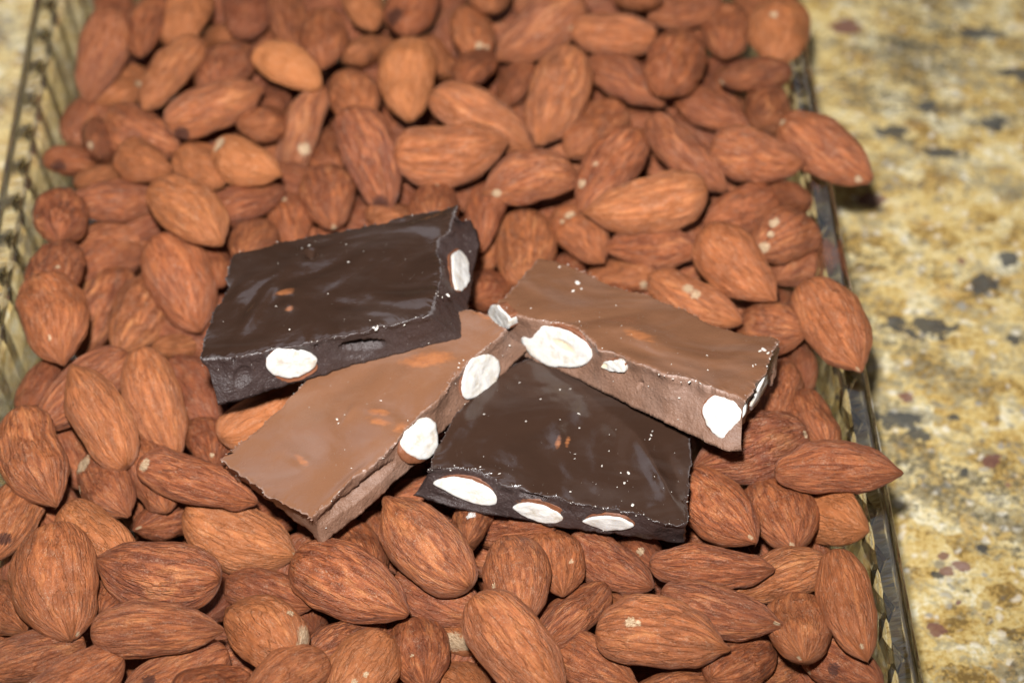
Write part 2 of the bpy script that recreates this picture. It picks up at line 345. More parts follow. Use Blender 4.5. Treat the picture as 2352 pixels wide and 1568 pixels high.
ALM = [
(0, [-103.54, 106.5, 36.53], [-0.2073, -0.8987, -0.3865], [0.0437, -0.4032, 0.9141], [27.0, 13.12, 8.66], -0.37, 0.3, 'tall reddish almond at the far left corner, beside the ribbed glass', []),
(1, [-92.12, 115.48, 38.68], [-0.0737, -0.9965, 0.0389], [-0.5094, 0.0712, 0.8576], [26.68, 11.0, 7.26], -0.11, 0.3, 'slim upright almond second from left along the top edge', []),
(2, [-82.91, 120.51, 37.34], [-0.0801, -0.9959, 0.0415], [-0.0595, 0.0464, 0.9971], [27.0, 13.32, 8.79], 0.57, 0.2, 'broad orange almond third from left along the top edge', []),
(3, [-68.8, 124.55, 35.6], [0.0093, -0.996, 0.089], [0.1211, 0.0894, 0.9886], [22.62, 13.41, 8.85], -0.79, 0.2, 'dull brown blurred almond fourth from left along the top edge', []),
(4, [-57.49, 120.56, 36.04], [0.0646, -0.997, 0.0432], [0.6613, 0.0752, 0.7464], [25.46, 11.0, 7.26], -0.09, 0.2, 'narrow blurred almond in the top row left of a tall rounder one', []),
(5, [-83.85, 93.91, 40.88], [-0.3406, -0.9381, -0.0629], [-0.0907, -0.0338, 0.9953], [27.0, 11.0, 7.26], 0.31, 0.4, 'slanted almond with its tip low, left of the dull brown upright one', []),
(6, [-98.79, 104.54, 27.43], [-0.4898, -0.8317, 0.2616], [0.114, 0.2364, 0.9649], [21.0, 11.0, 7.26], 0.55, 0.7, 'small pale streaked almond tucked below the tall reddish corner almond', [(-0.051, 0.679, 0.732, 1.1, 'c')]),
(7, [-71.47, 99.64, 36.92], [-0.0673, -0.9914, 0.1121], [-0.0722, 0.1169, 0.9905], [22.01, 14.4, 9.5], -0.51, 0.3, 'wide dull almond standing upright behind the dark-ended slanting one', []),
(8, [-74.67, 125.67, 26.95], [0.6203, -0.557, 0.5523], [0.0164, 0.7132, 0.7008], [21.0, 11.0, 7.26], 0.47, 0.2, 'thin lying almond sliver behind the wide dull upright one', []),
(9, [-72.17, 79.51, 42.2], [0.8893, 0.4571, -0.0125], [0.2863, -0.5354, 0.7946], [25.83, 11.94, 7.88], 0.17, 0.5, 'long almond rising to the right with a dark scar at its left end', [(-0.785, -0.552, 0.282, 1.9, 'd')]),
(10, [-55.36, 93.64, 42.2], [0.7433, -0.6685, 0.0244], [-0.3408, -0.3471, 0.8737], [22.19, 11.0, 7.26], 1.2, 0.15, 'smooth light orange almond slanting down right, blurred, upper left', []),
(11, [-59.54, 98.8, 28.28], [0.2696, -0.8445, 0.4628], [0.0996, 0.5025, 0.8588], [21.0, 11.0, 7.26], -0.59, 0.2, 'dark almond half hidden beneath the smooth light orange one', []),
(12, [-89.57, 78.98, 34.65], [0.7458, -0.6654, 0.0322], [-0.3967, -0.4048, 0.8239], [23.68, 13.41, 8.85], -0.04, 0.4, 'dusky wrinkled almond under the dark-scarred one, near the left wall', []),
(13, [-101.23, 79.1, 30.64], [0.1894, -0.9051, 0.3806], [0.8484, 0.346, 0.4007], [21.0, 11.0, 7.26], -0.63, 0.3, 'little upright almond at the left glass wall with a white nick', [(0.633, -0.69, -0.352, 1.07, 'c')]),
(14, [-87.01, 61.94, 40.0], [0.6312, -0.7178, 0.2938], [-0.5241, -0.1155, 0.8438], [21.0, 11.0, 7.26], 0.4, 0.3, 'plain orange almond with cream nicks on its left rim', [(-0.848, -0.362, 0.388, 0.93, 'c'), (-0.39, -0.918, 0.068, 0.83, 'c')]),
(15, [-74.49, 63.97, 36.01], [0.5488, -0.8062, 0.2213], [-0.5144, -0.117, 0.8495], [21.0, 11.59, 7.65], 0.45, 0.3, 'stubby almond between the plain orange one and the cream-ended one', []),
(16, [-62.4, 58.89, 43.08], [0.7572, -0.634, 0.1572], [-0.4672, -0.3575, 0.8087], [21.0, 11.63, 7.68], 0.87, 0.5, 'tan almond with a cream chip on its upper left end and deep shadow below', [(-0.742, 0.144, 0.654, 1.44, 'c')]),
(17, [-60.68, 83.27, 34.63], [0.4201, 0.7793, -0.4649], [0.3288, 0.3468, 0.8784], [21.0, 11.0, 7.26], 0.07, 0.4, 'almond peeking above the tan chip-ended almond, upper left', []),
(18, [-51.28, 80.49, 31.27], [-0.3114, -0.6778, -0.6661], [-0.5677, -0.4294, 0.7024], [27.56, 11.0, 7.26], -0.04, 0.5, 'long narrow almond standing steeply, cream spot near its lower tip', [(0.195, 0.826, 0.529, 1.5, 'c')]),
(19, [-107.73, 76.5, 26.55], [0.3674, 0.6348, -0.6798], [0.0644, 0.7118, 0.6995], [21.0, 11.0, 7.26], 0.02, 0.3, 'small flat almond against the left glass wall above a striped one', [(-0.897, -0.233, -0.375, 1.5, 'd')]),
(20, [-100.17, 64.59, 31.43], [-0.3083, -0.75, 0.5852], [-0.3752, 0.6611, 0.6497], [21.0, 11.0, 7.26], 0.43, 0.3, 'short orange almond beside the small flat one at left', []),
(21, [-105.36, 44.94, 37.81], [0.1076, -0.975, 0.1942], [-0.0702, 0.1874, 0.9798], [21.0, 12.81, 8.45], 0.0, 0.8, 'upright striped almond near the left glass wall, above a wrinkled round one', []),
(22, [-94.61, 54.33, 34.16], [-0.8586, -0.4574, 0.2318], [0.4256, -0.3836, 0.8196], [21.0, 11.25, 7.43], -0.15, 0.4, 'wide lying almond directly left of the glowing sharp orange one', []),
(23, [-74.7, 39.3, 43.52], [0.6395, -0.7682, 0.0285], [-0.3287, -0.2398, 0.9135], [27.0, 13.91, 9.18], 0.45, 0.5, 'glowing orange almond with tip at lower right, left above the rear dark chocolate', []),
(24, [-62.79, 50.51, 37.0], [0.7852, 0.6036, -0.1382], [0.1158, 0.0761, 0.9904], [21.0, 11.0, 7.26], -0.37, 0.4, 'brown almond behind the glowing orange one, tip toward upper right', []),
(25, [-43.51, 55.78, 33.75], [0.171, -0.9817, 0.0841], [-0.1826, 0.0523, 0.9818], [22.79, 13.49, 8.9], -0.2, 0.5, 'upright almond with a cream tip just above the rear dark chocolate', [(0.999, 0.011, 0.045, 0.93, 'c')]),
(26, [-60.07, 37.16, 37.18], [-0.0508, -0.9293, 0.3659], [-0.043, 0.3681, 0.9288], [21.0, 11.0, 7.26], -0.11, 0.2, "round-topped almond half hidden by the rear dark chocolate's left back corner", []),
(27, [-52.37, 50.78, 30.15], [0.127, -0.9882, 0.0861], [0.1529, 0.1052, 0.9826], [21.0, 11.0, 7.26], 0.01, 0.2, 'dim dusty almond behind the rear dark chocolate with white specks', [(-0.435, -0.261, 0.862, 0.83, 'c')]),
(28, [-94.14, 48.91, 26.32], [-0.7712, -0.4797, 0.4185], [0.6022, -0.3362, 0.7241], [21.0, 11.0, 7.26], -0.06, 0.3, 'smooth lying almond above the striped pair at the left, under the glowing one', []),
(29, [-76.37, 26.04, 34.24], [0.4754, -0.8424, -0.2536], [-0.0636, -0.3204, 0.9451], [27.0, 15.33, 10.12], 0.1, 0.2, 'large smooth almond leaning against the left side of the rear dark chocolate', []),
(30, [-70.12, 34.35, 31.73], [0.4355, -0.8421, 0.3181], [-0.2601, 0.2206, 0.9401], [21.0, 11.0, 7.26], -0.36, 0.2, 'almond wedged behind the large smooth one at the rear dark chocolate', []),
(31, [-102.71, 25.11, 39.06], [0.219, -0.9381, 0.2683], [-0.3023, 0.1962, 0.9328], [21.24, 14.16, 9.35], -0.41, 0.4, 'wrinkled round almond seen end on with a cream dot, left edge', [(0.453, 0.259, 0.853, 0.69, 'c')]),
(32, [-102.25, 7.35, 41.11], [0.3594, -0.9332, -0.0063], [-0.1872, -0.0787, 0.9792], [27.0, 15.65, 10.33], 0.2, 0.35, 'big smooth almond at the left picture edge, tip at lower right', [(0.621, -0.27, 0.736, 0.77, 'c')]),
(33, [-94.83, 26.88, 24.44], [-0.2688, -0.9609, -0.0662], [0.1281, -0.1038, 0.9863], [27.0, 12.74, 8.41], -0.01, 0.9, 'pale streaked almond between the big left-edge almond and a striped one', []),
(34, [-86.1, 21.69, 27.9], [-0.2132, -0.9746, 0.0687], [0.145, 0.038, 0.9887], [26.05, 14.31, 9.44], 0.15, 0.9, 'almond with wavy stripes, tip down, left of the large smooth leaning one', []),
(35, [-75.45, 16.71, 23.79], [-0.5199, -0.6427, 0.5628], [-0.122, 0.7079, 0.6957], [21.0, 11.0, 7.26], 0.48, 1.0, 'small boldly striped almond end poking out left of the rear dark chocolate', []),
(36, [-76.46, -14.74, 38.13], [0.3482, -0.875, -0.3363], [0.0429, -0.3435, 0.9382], [27.0, 12.25, 8.08], 0.25, 0.3, 'long orange almond below the wavy striped one, running down right', []),
(37, [-70.0, -5.19, 29.94], [0.5528, -0.8325, 0.0367], [-0.2896, -0.1506, 0.9452], [25.17, 12.54, 8.28], -0.75, 0.3, "dark almond with a cream chipped edge under the rear dark chocolate's corner", [(-0.773, -0.488, 0.406, 1.15, 'c'), (-0.476, -0.627, 0.616, 0.96, 'c')]),
(38, [-87.7, -22.06, 41.7], [-0.5248, 0.8063, 0.2727], [-0.1418, -0.3987, 0.9061], [27.0, 12.66, 8.35], 0.33, 0.5, 'large almond with its tip up left, crossing over a dusky red one', []),
(39, [-93.03, -9.84, 36.55], [-0.6047, -0.7934, -0.0706], [0.3254, -0.3269, 0.8873], [27.0, 12.15, 8.02], -0.51, 0.2, 'dusky red almond lying behind the large up-pointing one at left', []),
(40, [-103.66, -5.63, 33.42], [-0.1359, -0.9616, 0.2383], [-0.8011, 0.2482, 0.5447], [21.0, 11.0, 7.26], -0.5, 0.2, 'narrow dark almond in shade at the left wall below the big smooth one', []),
(41, [-99.39, -32.37, 40.43], [0.3726, -0.9231, -0.0949], [-0.1344, -0.1548, 0.9788], [27.0, 13.67, 9.02], 0.07, 0.7, 'big ridged almond at the left picture edge below the glass wall gap', []),
(42, [-65.88, -21.07, 31.65], [0.2687, -0.9082, 0.3209], [0.1289, 0.3641, 0.9224], [21.0, 11.0, 7.26], -0.22, 0.4, "small almond with a pale crease left of the left milk chocolate's corner", [(0.771, -0.115, 0.627, 0.75, 'c')]),
(43, [-53.09, -17.12, 37.8], [0.6679, 0.7437, -0.0297], [0.3503, -0.2789, 0.8942], [24.41, 12.21, 8.06], 0.62, 0.3, 'bright orange almond caught between the rear dark and left milk chocolates', []),
(44, [-75.61, -32.24, 34.21], [0.3076, -0.95, 0.0536], [-0.2696, -0.033, 0.9624], [21.65, 11.04, 7.28], -0.26, 0.3, 'glossy brown almond with a rough cream chip on its left side', [(-0.211, -0.957, 0.2, 1.47, 'c'), (0.065, -0.926, 0.372, 1.11, 'c')]),
(45, [-65.7, -38.74, 39.69], [0.9342, -0.3562, -0.0212], [-0.0663, -0.2316, 0.9706], [27.0, 11.0, 7.26], -0.09, 0.5, 'slender almond with cream left end pointing at the left milk chocolate', [(-0.823, -0.153, 0.546, 1.09, 'c')]),
(46, [-85.33, -34.2, 33.38], [0.5501, -0.8234, 0.1389], [-0.3272, -0.0595, 0.9431], [21.0, 11.02, 7.27], -0.32, 0.3, 'almond with a large cream broken end, below the large up-pointing one', [(-0.681, -0.256, 0.686, 1.84, 'c'), (-0.363, -0.922, 0.133, 1.1, 'c')]),
(47, [-103.75, -44.52, 34.78], [-0.1571, -0.9861, 0.0537], [0.0504, 0.0463, 0.9977], [23.58, 11.42, 7.54], 0.19, 0.4, 'almond at the left picture edge with a dark scar at its lower tip', [(0.668, 0.305, 0.678, 1.27, 'd')]),
(48, [-84.32, -53.45, 39.09], [0.6493, -0.7597, 0.0352], [-0.4304, -0.3288, 0.8406], [23.57, 12.54, 8.27], 0.61, 0.9, 'pale streaked almond lying behind the two biggest front left almonds', []),
(49, [-80.91, -30.48, 20.54], [0.2399, -0.8111, 0.5334], [0.6489, 0.5427, 0.5333], [21.0, 11.0, 7.26], -0.64, 0.2, 'tiny bit of almond showing under the slender cream-ended one', []),
(50, [-74.17, -37.58, 26.88], [-0.4517, -0.7298, 0.5132], [-0.0592, 0.5985, 0.7989], [21.0, 11.0, 7.26], -0.38, 0.4, 'small almond with cream tip between the slender and broad ridged ones', [(0.953, 0.233, 0.194, 0.65, 'c')]),
(51, [-70.56, -64.75, 42.78], [-0.9669, 0.255, -0.0109], [-0.1713, -0.6169, 0.7682], [26.11, 15.42, 10.18], -0.23, 0.8, 'broad ridged almond with its tip left, largest of the front left group', []),
(52, [-56.56, -45.94, 31.98], [0.8929, -0.45, 0.0169], [-0.2442, -0.4523, 0.8578], [26.98, 14.55, 9.6], 0.5, 0.7, "large ridged almond just below the left milk chocolate's lower left edge", [(0.984, 0.077, 0.163, 0.73, 'c')]),
(53, [-89.8, -67.24, 42.22], [0.2536, -0.9642, -0.0776], [-0.1984, -0.1304, 0.9714], [27.24, 18.16, 11.99], 0.25, 0.5, 'very broad smooth almond at front left with its tip pointing down', [(0.973, 0.225, 0.045, 0.61, 'c')]),
(54, [-69.21, -81.07, 44.4], [1.0, 0.0, 0.0], [-0.0, -0.4743, 0.8804], [25.34, 11.22, 7.4], -0.12, 0.5, 'long almond lying level with a nipple tip at its right end, front left', []),
(55, [-49.1, -78.85, 40.06], [-0.6659, 0.7107, -0.2268], [-0.53, -0.2368, 0.8143], [21.93, 14.62, 9.65], 0.5, 0.6, 'plump light tan almond with a torn cream edge on its right', [(-0.845, -0.527, -0.089, 1.54, 'c'), (-0.46, -0.799, 0.387, 0.85, 'c'), (-0.954, -0.299, -0.028, 1.02, 'c')]),
(56, [-79.38, -63.59, 32.63], [0.2499, 0.8023, -0.5421], [-0.0622, 0.572, 0.8179], [21.0, 11.0, 7.26], -0.37, 0.4, 'almond wedged between the broad ridged and long level front left almonds', []),
(57, [-60.75, -57.81, 24.69], [-0.1522, -0.8808, 0.4483], [-0.4573, 0.4649, 0.7581], [21.0, 11.0, 7.26], -1.2, 0.3, 'dark almond behind the right end of the broad ridged front left one', []),
(58, [-49.63, -61.94, 31.83], [0.8148, -0.5295, 0.2361], [-0.1013, 0.2711, 0.9572], [21.0, 11.0, 7.26], -0.31, 0.4, 'dusky purple brown almond in shadow under the large ridged front one', []),
(59, [-101.54, -66.25, 32.46], [0.4082, -0.8364, 0.3658], [-0.3595, 0.2211, 0.9066], [21.0, 11.0, 7.26], 0.12, 0.5, 'almond cut by the left picture edge beside the very broad smooth one', []),
(60, [-94.31, -82.31, 37.34], [-0.9179, -0.3966, 0.0124], [-0.009, 0.0521, 0.9986], [22.01, 11.0, 7.26], -0.04, 0.5, 'almond in the bottom left corner, upper of the two lying there', []),
(61, [-85.61, -90.14, 40.61], [-0.8933, -0.4492, 0.0129], [0.2058, -0.3834, 0.9004], [23.18, 11.0, 7.26], 0.1, 0.4, 'almond in the bottom left corner with a cream tip, lower of two', [(0.638, -0.418, 0.646, 1.34, 'c')]),
(62, [-65.96, -86.46, 36.9], [-0.8282, -0.5602, 0.0183], [0.3247, -0.4529, 0.8303], [23.71, 11.62, 7.67], -0.14, 0.3, 'almond at the bottom edge with a dark blot, under the long level one', [(0.448, -0.323, 0.834, 1.36, 'd')]),
(63, [-57.04, -92.29, 40.88], [0.5801, 0.6165, -0.5324], [0.3159, 0.4323, 0.8446], [21.0, 11.0, 7.26], -0.02, 0.4, 'almond tip at the bottom edge, left of the plump tan one', []),
(64, [-43.12, -91.95, 42.64], [-0.6814, -0.6901, 0.2441], [0.385, -0.0542, 0.9213], [21.0, 11.0, 7.26], 0.2, 0.4, 'almond cut by the bottom edge below the plump light tan one', []),
(65, [-32.79, -73.48, 31.29], [0.632, 0.7277, -0.2665], [0.4923, -0.1114, 0.8633], [21.0, 11.0, 7.26], -0.14, 0.9, 'pale striped almond wedged right of the plump light tan one', []),
(66, [-32.69, -65.28, 38.82], [0.8316, -0.5553, 0.0117], [-0.3021, -0.4346, 0.8484], [27.0, 15.32, 10.11], -0.04, 0.7, "large wide almond in front centre, just below the left milk chocolate's tip", []),
(67, [-29.68, -85.17, 36.58], [-0.5056, -0.8563, 0.1057], [0.2077, -0.0019, 0.9782], [21.0, 13.47, 8.89], 0.5, 0.5, 'pale spotted almond at the bottom edge, lower left of a dark end-on one', [(0.236, 0.291, 0.927, 0.68, 'c'), (0.476, 0.154, 0.866, 0.68, 'c')]),
(68, [-17.02, -57.72, 42.64], [-0.6328, 0.7674, 0.1031], [-0.2721, -0.345, 0.8983], [27.0, 13.9, 9.17], -0.03, 0.4, 'large almond with tip at upper left below the gap between the chocolates', []),
(69, [-14.51, -64.72, 34.34], [0.9084, -0.4168, 0.0329], [-0.2344, -0.4426, 0.8655], [21.0, 11.0, 7.26], -0.32, 0.5, 'dark almond with a cream chip near its right tip, front centre', [(0.725, 0.126, 0.677, 1.14, 'c'), (0.862, 0.05, 0.504, 0.7, 'c')]),
(70, [0.52, -67.76, 43.08], [0.2357, -0.968, 0.0864], [-0.2265, 0.0317, 0.9735], [22.09, 13.5, 8.91], 0.06, 0.25, 'plump almond with a pale seam and white dust, below front dark chocolate', [(0.229, -0.683, 0.693, 0.69, 'c')]),
(71, [8.79, -59.95, 39.02], [0.1031, -0.955, 0.2781], [0.0111, 0.2807, 0.9597], [21.0, 11.1, 7.33], 0.21, 0.3, 'round orange almond seen end on below the front dark chocolate', [(0.32, 0.486, 0.813, 0.62, 'c')]),
(72, [19.86, -58.0, 37.04], [0.7702, -0.6335, 0.0739], [-0.2478, -0.1905, 0.9499], [21.0, 11.0, 7.26], -0.56, 0.6, "dark almond pointing right under the front dark chocolate's front edge", []),
(73, [-8.58, -47.44, 36.57], [-0.0852, -0.8817, 0.4641], [-0.7985, 0.339, 0.4975], [21.0, 11.0, 7.26], -0.1, 0.4, 'almond tip pointing down with a white crumb from the front dark chocolate', [(0.466, 0.663, 0.586, 0.99, 'w')]),
(74, [0.9, -47.54, 35.01], [0.679, -0.4716, 0.5626], [-0.3091, 0.5115, 0.8018], [21.0, 11.0, 7.26], -0.22, 0.6, "dark-ended almond partly hidden under the front dark chocolate's lower edge", [(-0.495, -0.815, 0.301, 1.8, 'd')]),
(75, [12.17, -70.75, 36.38], [0.638, 0.7694, -0.0319], [-0.1854, 0.1938, 0.9634], [21.9, 11.0, 7.26], -0.18, 0.6, 'narrow edge-on almond rising to the right, front centre', []),
(76, [0.93, -85.06, 43.96], [0.6059, -0.7392, -0.2941], [-0.1791, -0.4869, 0.8549], [27.0, 14.04, 9.27], 0.33, 0.7, 'long large almond running down to the bottom edge, centre', []),
(77, [-18.23, -78.29, 32.78], [0.1755, -0.9462, 0.2718], [-0.2488, 0.2245, 0.9422], [21.0, 12.94, 8.54], -0.07, 0.4, 'dark plump end-on almond near the bottom edge, centre left', [(0.344, -0.19, 0.92, 0.52, 'c')]),
(78, [-11.87, -70.03, 26.92], [0.308, -0.7133, 0.6295], [0.2141, 0.6967, 0.6847], [21.0, 11.0, 7.26], 0.57, 0.6, 'shrivelled almond bit with bare cream flesh showing, bottom centre', [(0.723, -0.65, 0.233, 2.29, 'c'), (0.876, -0.335, 0.348, 1.76, 'c')]),
(79, [28.86, -82.85, 43.96], [0.9761, -0.2172, 0.0083], [-0.1311, -0.5576, 0.8197], [25.6, 14.45, 9.53], 0.27, 0.8, 'large almond with a bare tan patch, front right of centre', [(-0.466, 0.179, 0.867, 1.01, 'c'), (-0.365, 0.184, 0.913, 0.76, 'c')]),
(80, [16.19, -82.22, 34.75], [0.7544, -0.5937, 0.2801], [-0.5674, -0.375, 0.7331], [21.0, 11.0, 7.26], 0.03, 0.3, 'smooth almond at the bottom edge left under the tan-patched one', []),
(81, [24.26, -62.28, 29.7], [-0.2515, 0.8008, -0.5436], [0.4546, 0.5936, 0.6641], [21.0, 11.0, 7.26], -0.1, 0.5, 'reddish almond tip poking up behind the tan-patched large one', []),
(82, [-30.97, -53.43, 35.24], [0.3291, -0.8899, 0.3159], [0.4008, 0.4345, 0.8066], [21.0, 11.0, 7.26], -0.08, 0.4, "brown almond in shade just under the left milk chocolate's tip", []),
(83, [-25.51, -47.27, 29.63], [0.2595, -0.9296, 0.2617], [0.6495, 0.3685, 0.6651], [21.0, 11.0, 7.26], -0.52, 0.3, 'shaded almond behind the large upper-left-pointing one, front centre', []),
(84, [26.53, -51.12, 32.3], [0.2378, -0.8129, 0.5317], [0.6568, 0.5378, 0.5285], [21.0, 11.0, 7.26], -0.53, 0.3, 'shadowed almond with a cream spot under the front dark chocolate', [(0.703, -0.71, 0.029, 0.9, 'c')]),
(85, [-10.16, -85.26, 31.08], [0.3268, -0.755, 0.5685], [-0.3383, 0.4682, 0.8163], [21.0, 11.0, 7.26], 0.47, 0.3, 'almond top at the bottom edge right of the dark plump end-on one', []),
(86, [32.96, -87.17, 34.61], [0.7962, 0.4973, -0.3447], [0.0356, 0.5301, 0.8472], [21.0, 11.0, 7.26], -0.04, 0.3, 'almond sliver along the bottom edge below the tan-patched large one', []),
(87, [39.63, -63.69, 42.64], [0.9999, 0.0001, -0.0106], [0.0106, -0.0396, 0.9992], [24.28, 11.0, 7.26], -0.14, 0.5, "level almond with sharp right tip, just below the front dark chocolate's corner", []),
(88, [40.85, -74.35, 42.64], [0.9499, -0.3125, 0.0077], [-0.0662, -0.177, 0.982], [24.27, 11.0, 7.26], -0.41, 0.5, 'dark almond with a nub tip at right, below the level sharp-tipped one', [(0.938, -0.06, 0.34, 0.6, 'c')]),
(89, [53.89, -62.88, 37.5], [-0.8839, -0.4675, 0.0141], [0.158, -0.2702, 0.9498], [22.76, 11.0, 7.26], 0.34, 1.0, 'boldly striped almond in the front right, tip down left', []),
(90, [45.21, -82.09, 35.7], [0.6863, 0.6194, -0.3813], [0.3785, 0.1434, 0.9144], [21.0, 11.0, 7.26], -0.06, 0.4, 'almond with its tip right, between the tan-patched one and a round one', []),
(91, [57.34, -76.18, 38.33], [-0.1273, -0.9424, 0.3092], [0.0701, 0.3024, 0.9506], [21.0, 13.06, 8.62], 0.17, 0.3, 'round-backed orange almond with its tip down, front right', [(0.967, -0.246, 0.073, 0.6, 'c')]),
(92, [66.73, -72.92, 42.2], [0.1712, -0.9852, -0.0107], [-0.0303, -0.0161, 0.9994], [27.0, 11.39, 7.52], 0.29, 0.4, 'tall upright almond beside the right glass wall, front right', [(0.84, -0.087, 0.536, 0.69, 'c')]),
(93, [65.05, -80.88, 33.52], [0.6588, -0.699, 0.2783], [-0.5803, -0.2366, 0.7792], [21.0, 11.41, 7.53], -0.41, 0.3, 'almond in the bottom right corner with a torn cream end and dark spot', [(-0.515, -0.349, 0.783, 1.38, 'c'), (-0.42, -0.732, 0.537, 0.86, 'c'), (0.128, -0.296, 0.947, 1.2, 'd')]),
(94, [51.68, -78.11, 26.73], [0.7025, 0.6037, -0.3768], [0.517, -0.0691, 0.8532], [21.0, 11.0, 7.26], 0.11, 0.3, 'shaded almond at the bottom edge, near the right corner', []),
(95, [42.87, -46.35, 40.39], [0.4974, -0.8658, 0.0549], [-0.4041, -0.1752, 0.8978], [23.64, 13.6, 8.97], -0.05, 0.4, 'smooth brown almond touching the right side of the front dark chocolate', [(0.925, -0.023, 0.378, 0.72, 'c')]),
(96, [55.17, -45.89, 36.95], [0.1921, -0.9579, 0.2133], [-0.0735, 0.2027, 0.9765], [21.96, 14.64, 9.66], -0.01, 0.3, 'round wrinkled almond with cream lower tip, right of the front dark chocolate', [(0.968, -0.1, 0.231, 0.81, 'c')]),
(97, [66.72, -45.94, 35.62], [0.5038, -0.6978, 0.5092], [-0.8126, -0.1829, 0.5533], [21.0, 12.73, 8.4], 0.8, 0.6, 'light peachy almond with a point at right, against the right glass wall', []),
(98, [67.06, -40.12, 44.4], [0.9982, 0.0002, -0.0608], [0.0561, -0.3878, 0.9201], [26.12, 11.0, 7.26], -0.21, 0.3, 'almond lying over the glass rim with its sharp tip at right', []),
(99, [50.18, -31.08, 41.32], [-0.9091, -0.4163, 0.0167], [0.2626, -0.5416, 0.7986], [26.2, 14.66, 9.67], -0.81, 1.0, "dark tiger-striped almond shaded by the right milk chocolate's corner", [(-0.879, 0.038, 0.476, 0.73, 'c')]),
(100, [65.52, -20.89, 37.76], [0.0976, -0.9745, 0.2022], [0.7068, 0.2109, 0.6752], [21.0, 11.0, 7.26], 0.08, 0.4, 'upright almond at the right glass wall behind the rim-crossing one', []),
(101, [58.35, -9.68, 36.04], [-0.0968, -0.9623, 0.2542], [-0.6649, 0.2526, 0.703], [21.0, 11.0, 7.26], -0.1, 0.4, 'dim upright almond beside the right end of the right milk chocolate', []),
(102, [64.69, 3.01, 29.93], [-0.0751, -0.9248, 0.373], [-0.9827, 0.1322, 0.13], [21.0, 11.0, 7.26], -0.7, 0.3, 'dark almond deep below the big almond near the right rim', []),
(103, [70.63, 3.59, 43.52], [0.2799, -0.958, -0.0633], [-0.1027, -0.0954, 0.9901], [27.0, 14.71, 9.71], 0.27, 0.5, 'big almond leaning on the right glass rim, tip down', [(0.975, -0.163, 0.153, 0.67, 'c')]),
(104, [58.23, 8.94, 37.05], [0.6238, -0.6167, 0.4802], [-0.763, -0.3471, 0.5453], [21.0, 12.24, 8.08], -0.18, 0.4, "pointed almond just above the right milk chocolate's right end", []),
(105, [51.09, 22.66, 43.52], [0.5213, -0.8534, 0.0007], [-0.3856, -0.2348, 0.8923], [27.0, 13.82, 9.12], 0.32, 0.35, 'smooth orange almond with rounded ends standing proud right of centre', []),
(106, [40.99, 16.09, 39.14], [0.7708, -0.6368, 0.0179], [-0.2848, -0.3193, 0.9039], [24.76, 11.0, 7.26], 0.31, 0.5, "almond with a long cream fleck behind the right milk chocolate's back edge", [(-0.105, 0.244, 0.964, 1.17, 'c'), (0.082, 0.178, 0.981, 0.98, 'c')]),
(107, [67.43, 32.83, 33.26], [-0.6511, -0.7308, 0.2051], [0.2754, 0.0244, 0.961], [21.0, 11.0, 7.26], -0.49, 0.4, 'dusky almond near the right rim behind the big leaning one', [(-0.833, 0.317, 0.455, 0.7, 'c')]),
(108, [32.43, 36.69, 35.41], [-0.9863, 0.1157, -0.1178], [-0.1349, -0.1534, 0.9789], [21.0, 11.0, 7.26], -0.05, 0.4, 'level almond right of centre, left of the smooth orange proud one', []),
(109, [61.99, 33.54, 40.98], [-0.6769, -0.7065, 0.2065], [0.4179, -0.138, 0.8979], [21.0, 13.43, 8.86], -0.11, 0.4, 'reddish almond blotched with cream flakes near the right rim', [(0.246, -0.446, 0.861, 1.2, 'c'), (0.837, 0.13, 0.531, 1.59, 'c'), (0.513, -0.151, 0.845, 0.9, 'c')]),
(110, [53.46, 47.21, 37.8], [-0.8166, -0.5577, 0.149], [0.3935, -0.3489, 0.8505], [21.0, 11.32, 7.47], 0.04, 0.3, 'almond behind the cream-flaked one, near the right rim', []),
(111, [31.12, 44.55, 43.08], [-0.9885, -0.1081, -0.1062], [-0.0039, -0.6823, 0.731], [28.76, 13.58, 8.96], 0.5, 0.7, 'long bright almond lying level, upper right of centre', []),
(112, [41.6, 65.24, 40.0], [0.6208, -0.764, -0.1755], [-0.1299, -0.3211, 0.9381], [27.0, 11.0, 7.26], -0.43, 0.4, 'dark edge-on almond left of the bright level one by the rim', []),
(113, [57.66, 60.76, 43.08], [0.9714, -0.237, 0.0102], [-0.155, -0.6016, 0.7836], [22.18, 13.2, 8.71], 0.12, 0.5, 'bright level almond next to the almond hanging over the right rim', []),
(114, [74.16, 63.14, 42.64], [0.7372, -0.6748, -0.0329], [-0.2819, -0.3515, 0.8927], [27.0, 13.69, 9.03], 0.05, 0.3, 'almond hanging out over the right glass rim', [(-0.866, -0.122, 0.486, 0.83, 'c'), (0.897, -0.305, 0.321, 0.93, 'c')]),
(115, [62.71, 87.79, 34.87], [-0.2314, -0.9464, 0.2252], [0.3325, 0.1406, 0.9326], [21.0, 12.86, 8.49], -0.16, 0.8, 'ridged almond above the almond hanging over the rim', []),
(116, [49.31, 87.89, 33.81], [0.7312, -0.6816, 0.0272], [-0.026, 0.012, 0.9996], [21.39, 11.0, 7.26], -0.19, 0.3, 'brown almond running down right, left of the ridged one near the rim', []),
(117, [59.93, 93.24, 40.88], [-0.8339, -0.5013, 0.231], [0.0386, 0.3646, 0.9304], [21.0, 11.0, 7.26], -0.34, 0.4, 'thin edge-on almond with its tip left, upper right by the rim', [(0.988, 0.053, -0.145, 0.86, 'c')]),
(118, [39.61, 94.41, 43.08], [-0.2642, -0.9619, 0.0698], [0.2514, 0.0012, 0.9679], [26.44, 14.89, 9.83], 0.01, 0.4, 'upright almond with a cream lower tip, upper right of centre', [(0.927, 0.135, -0.351, 1.07, 'c')]),
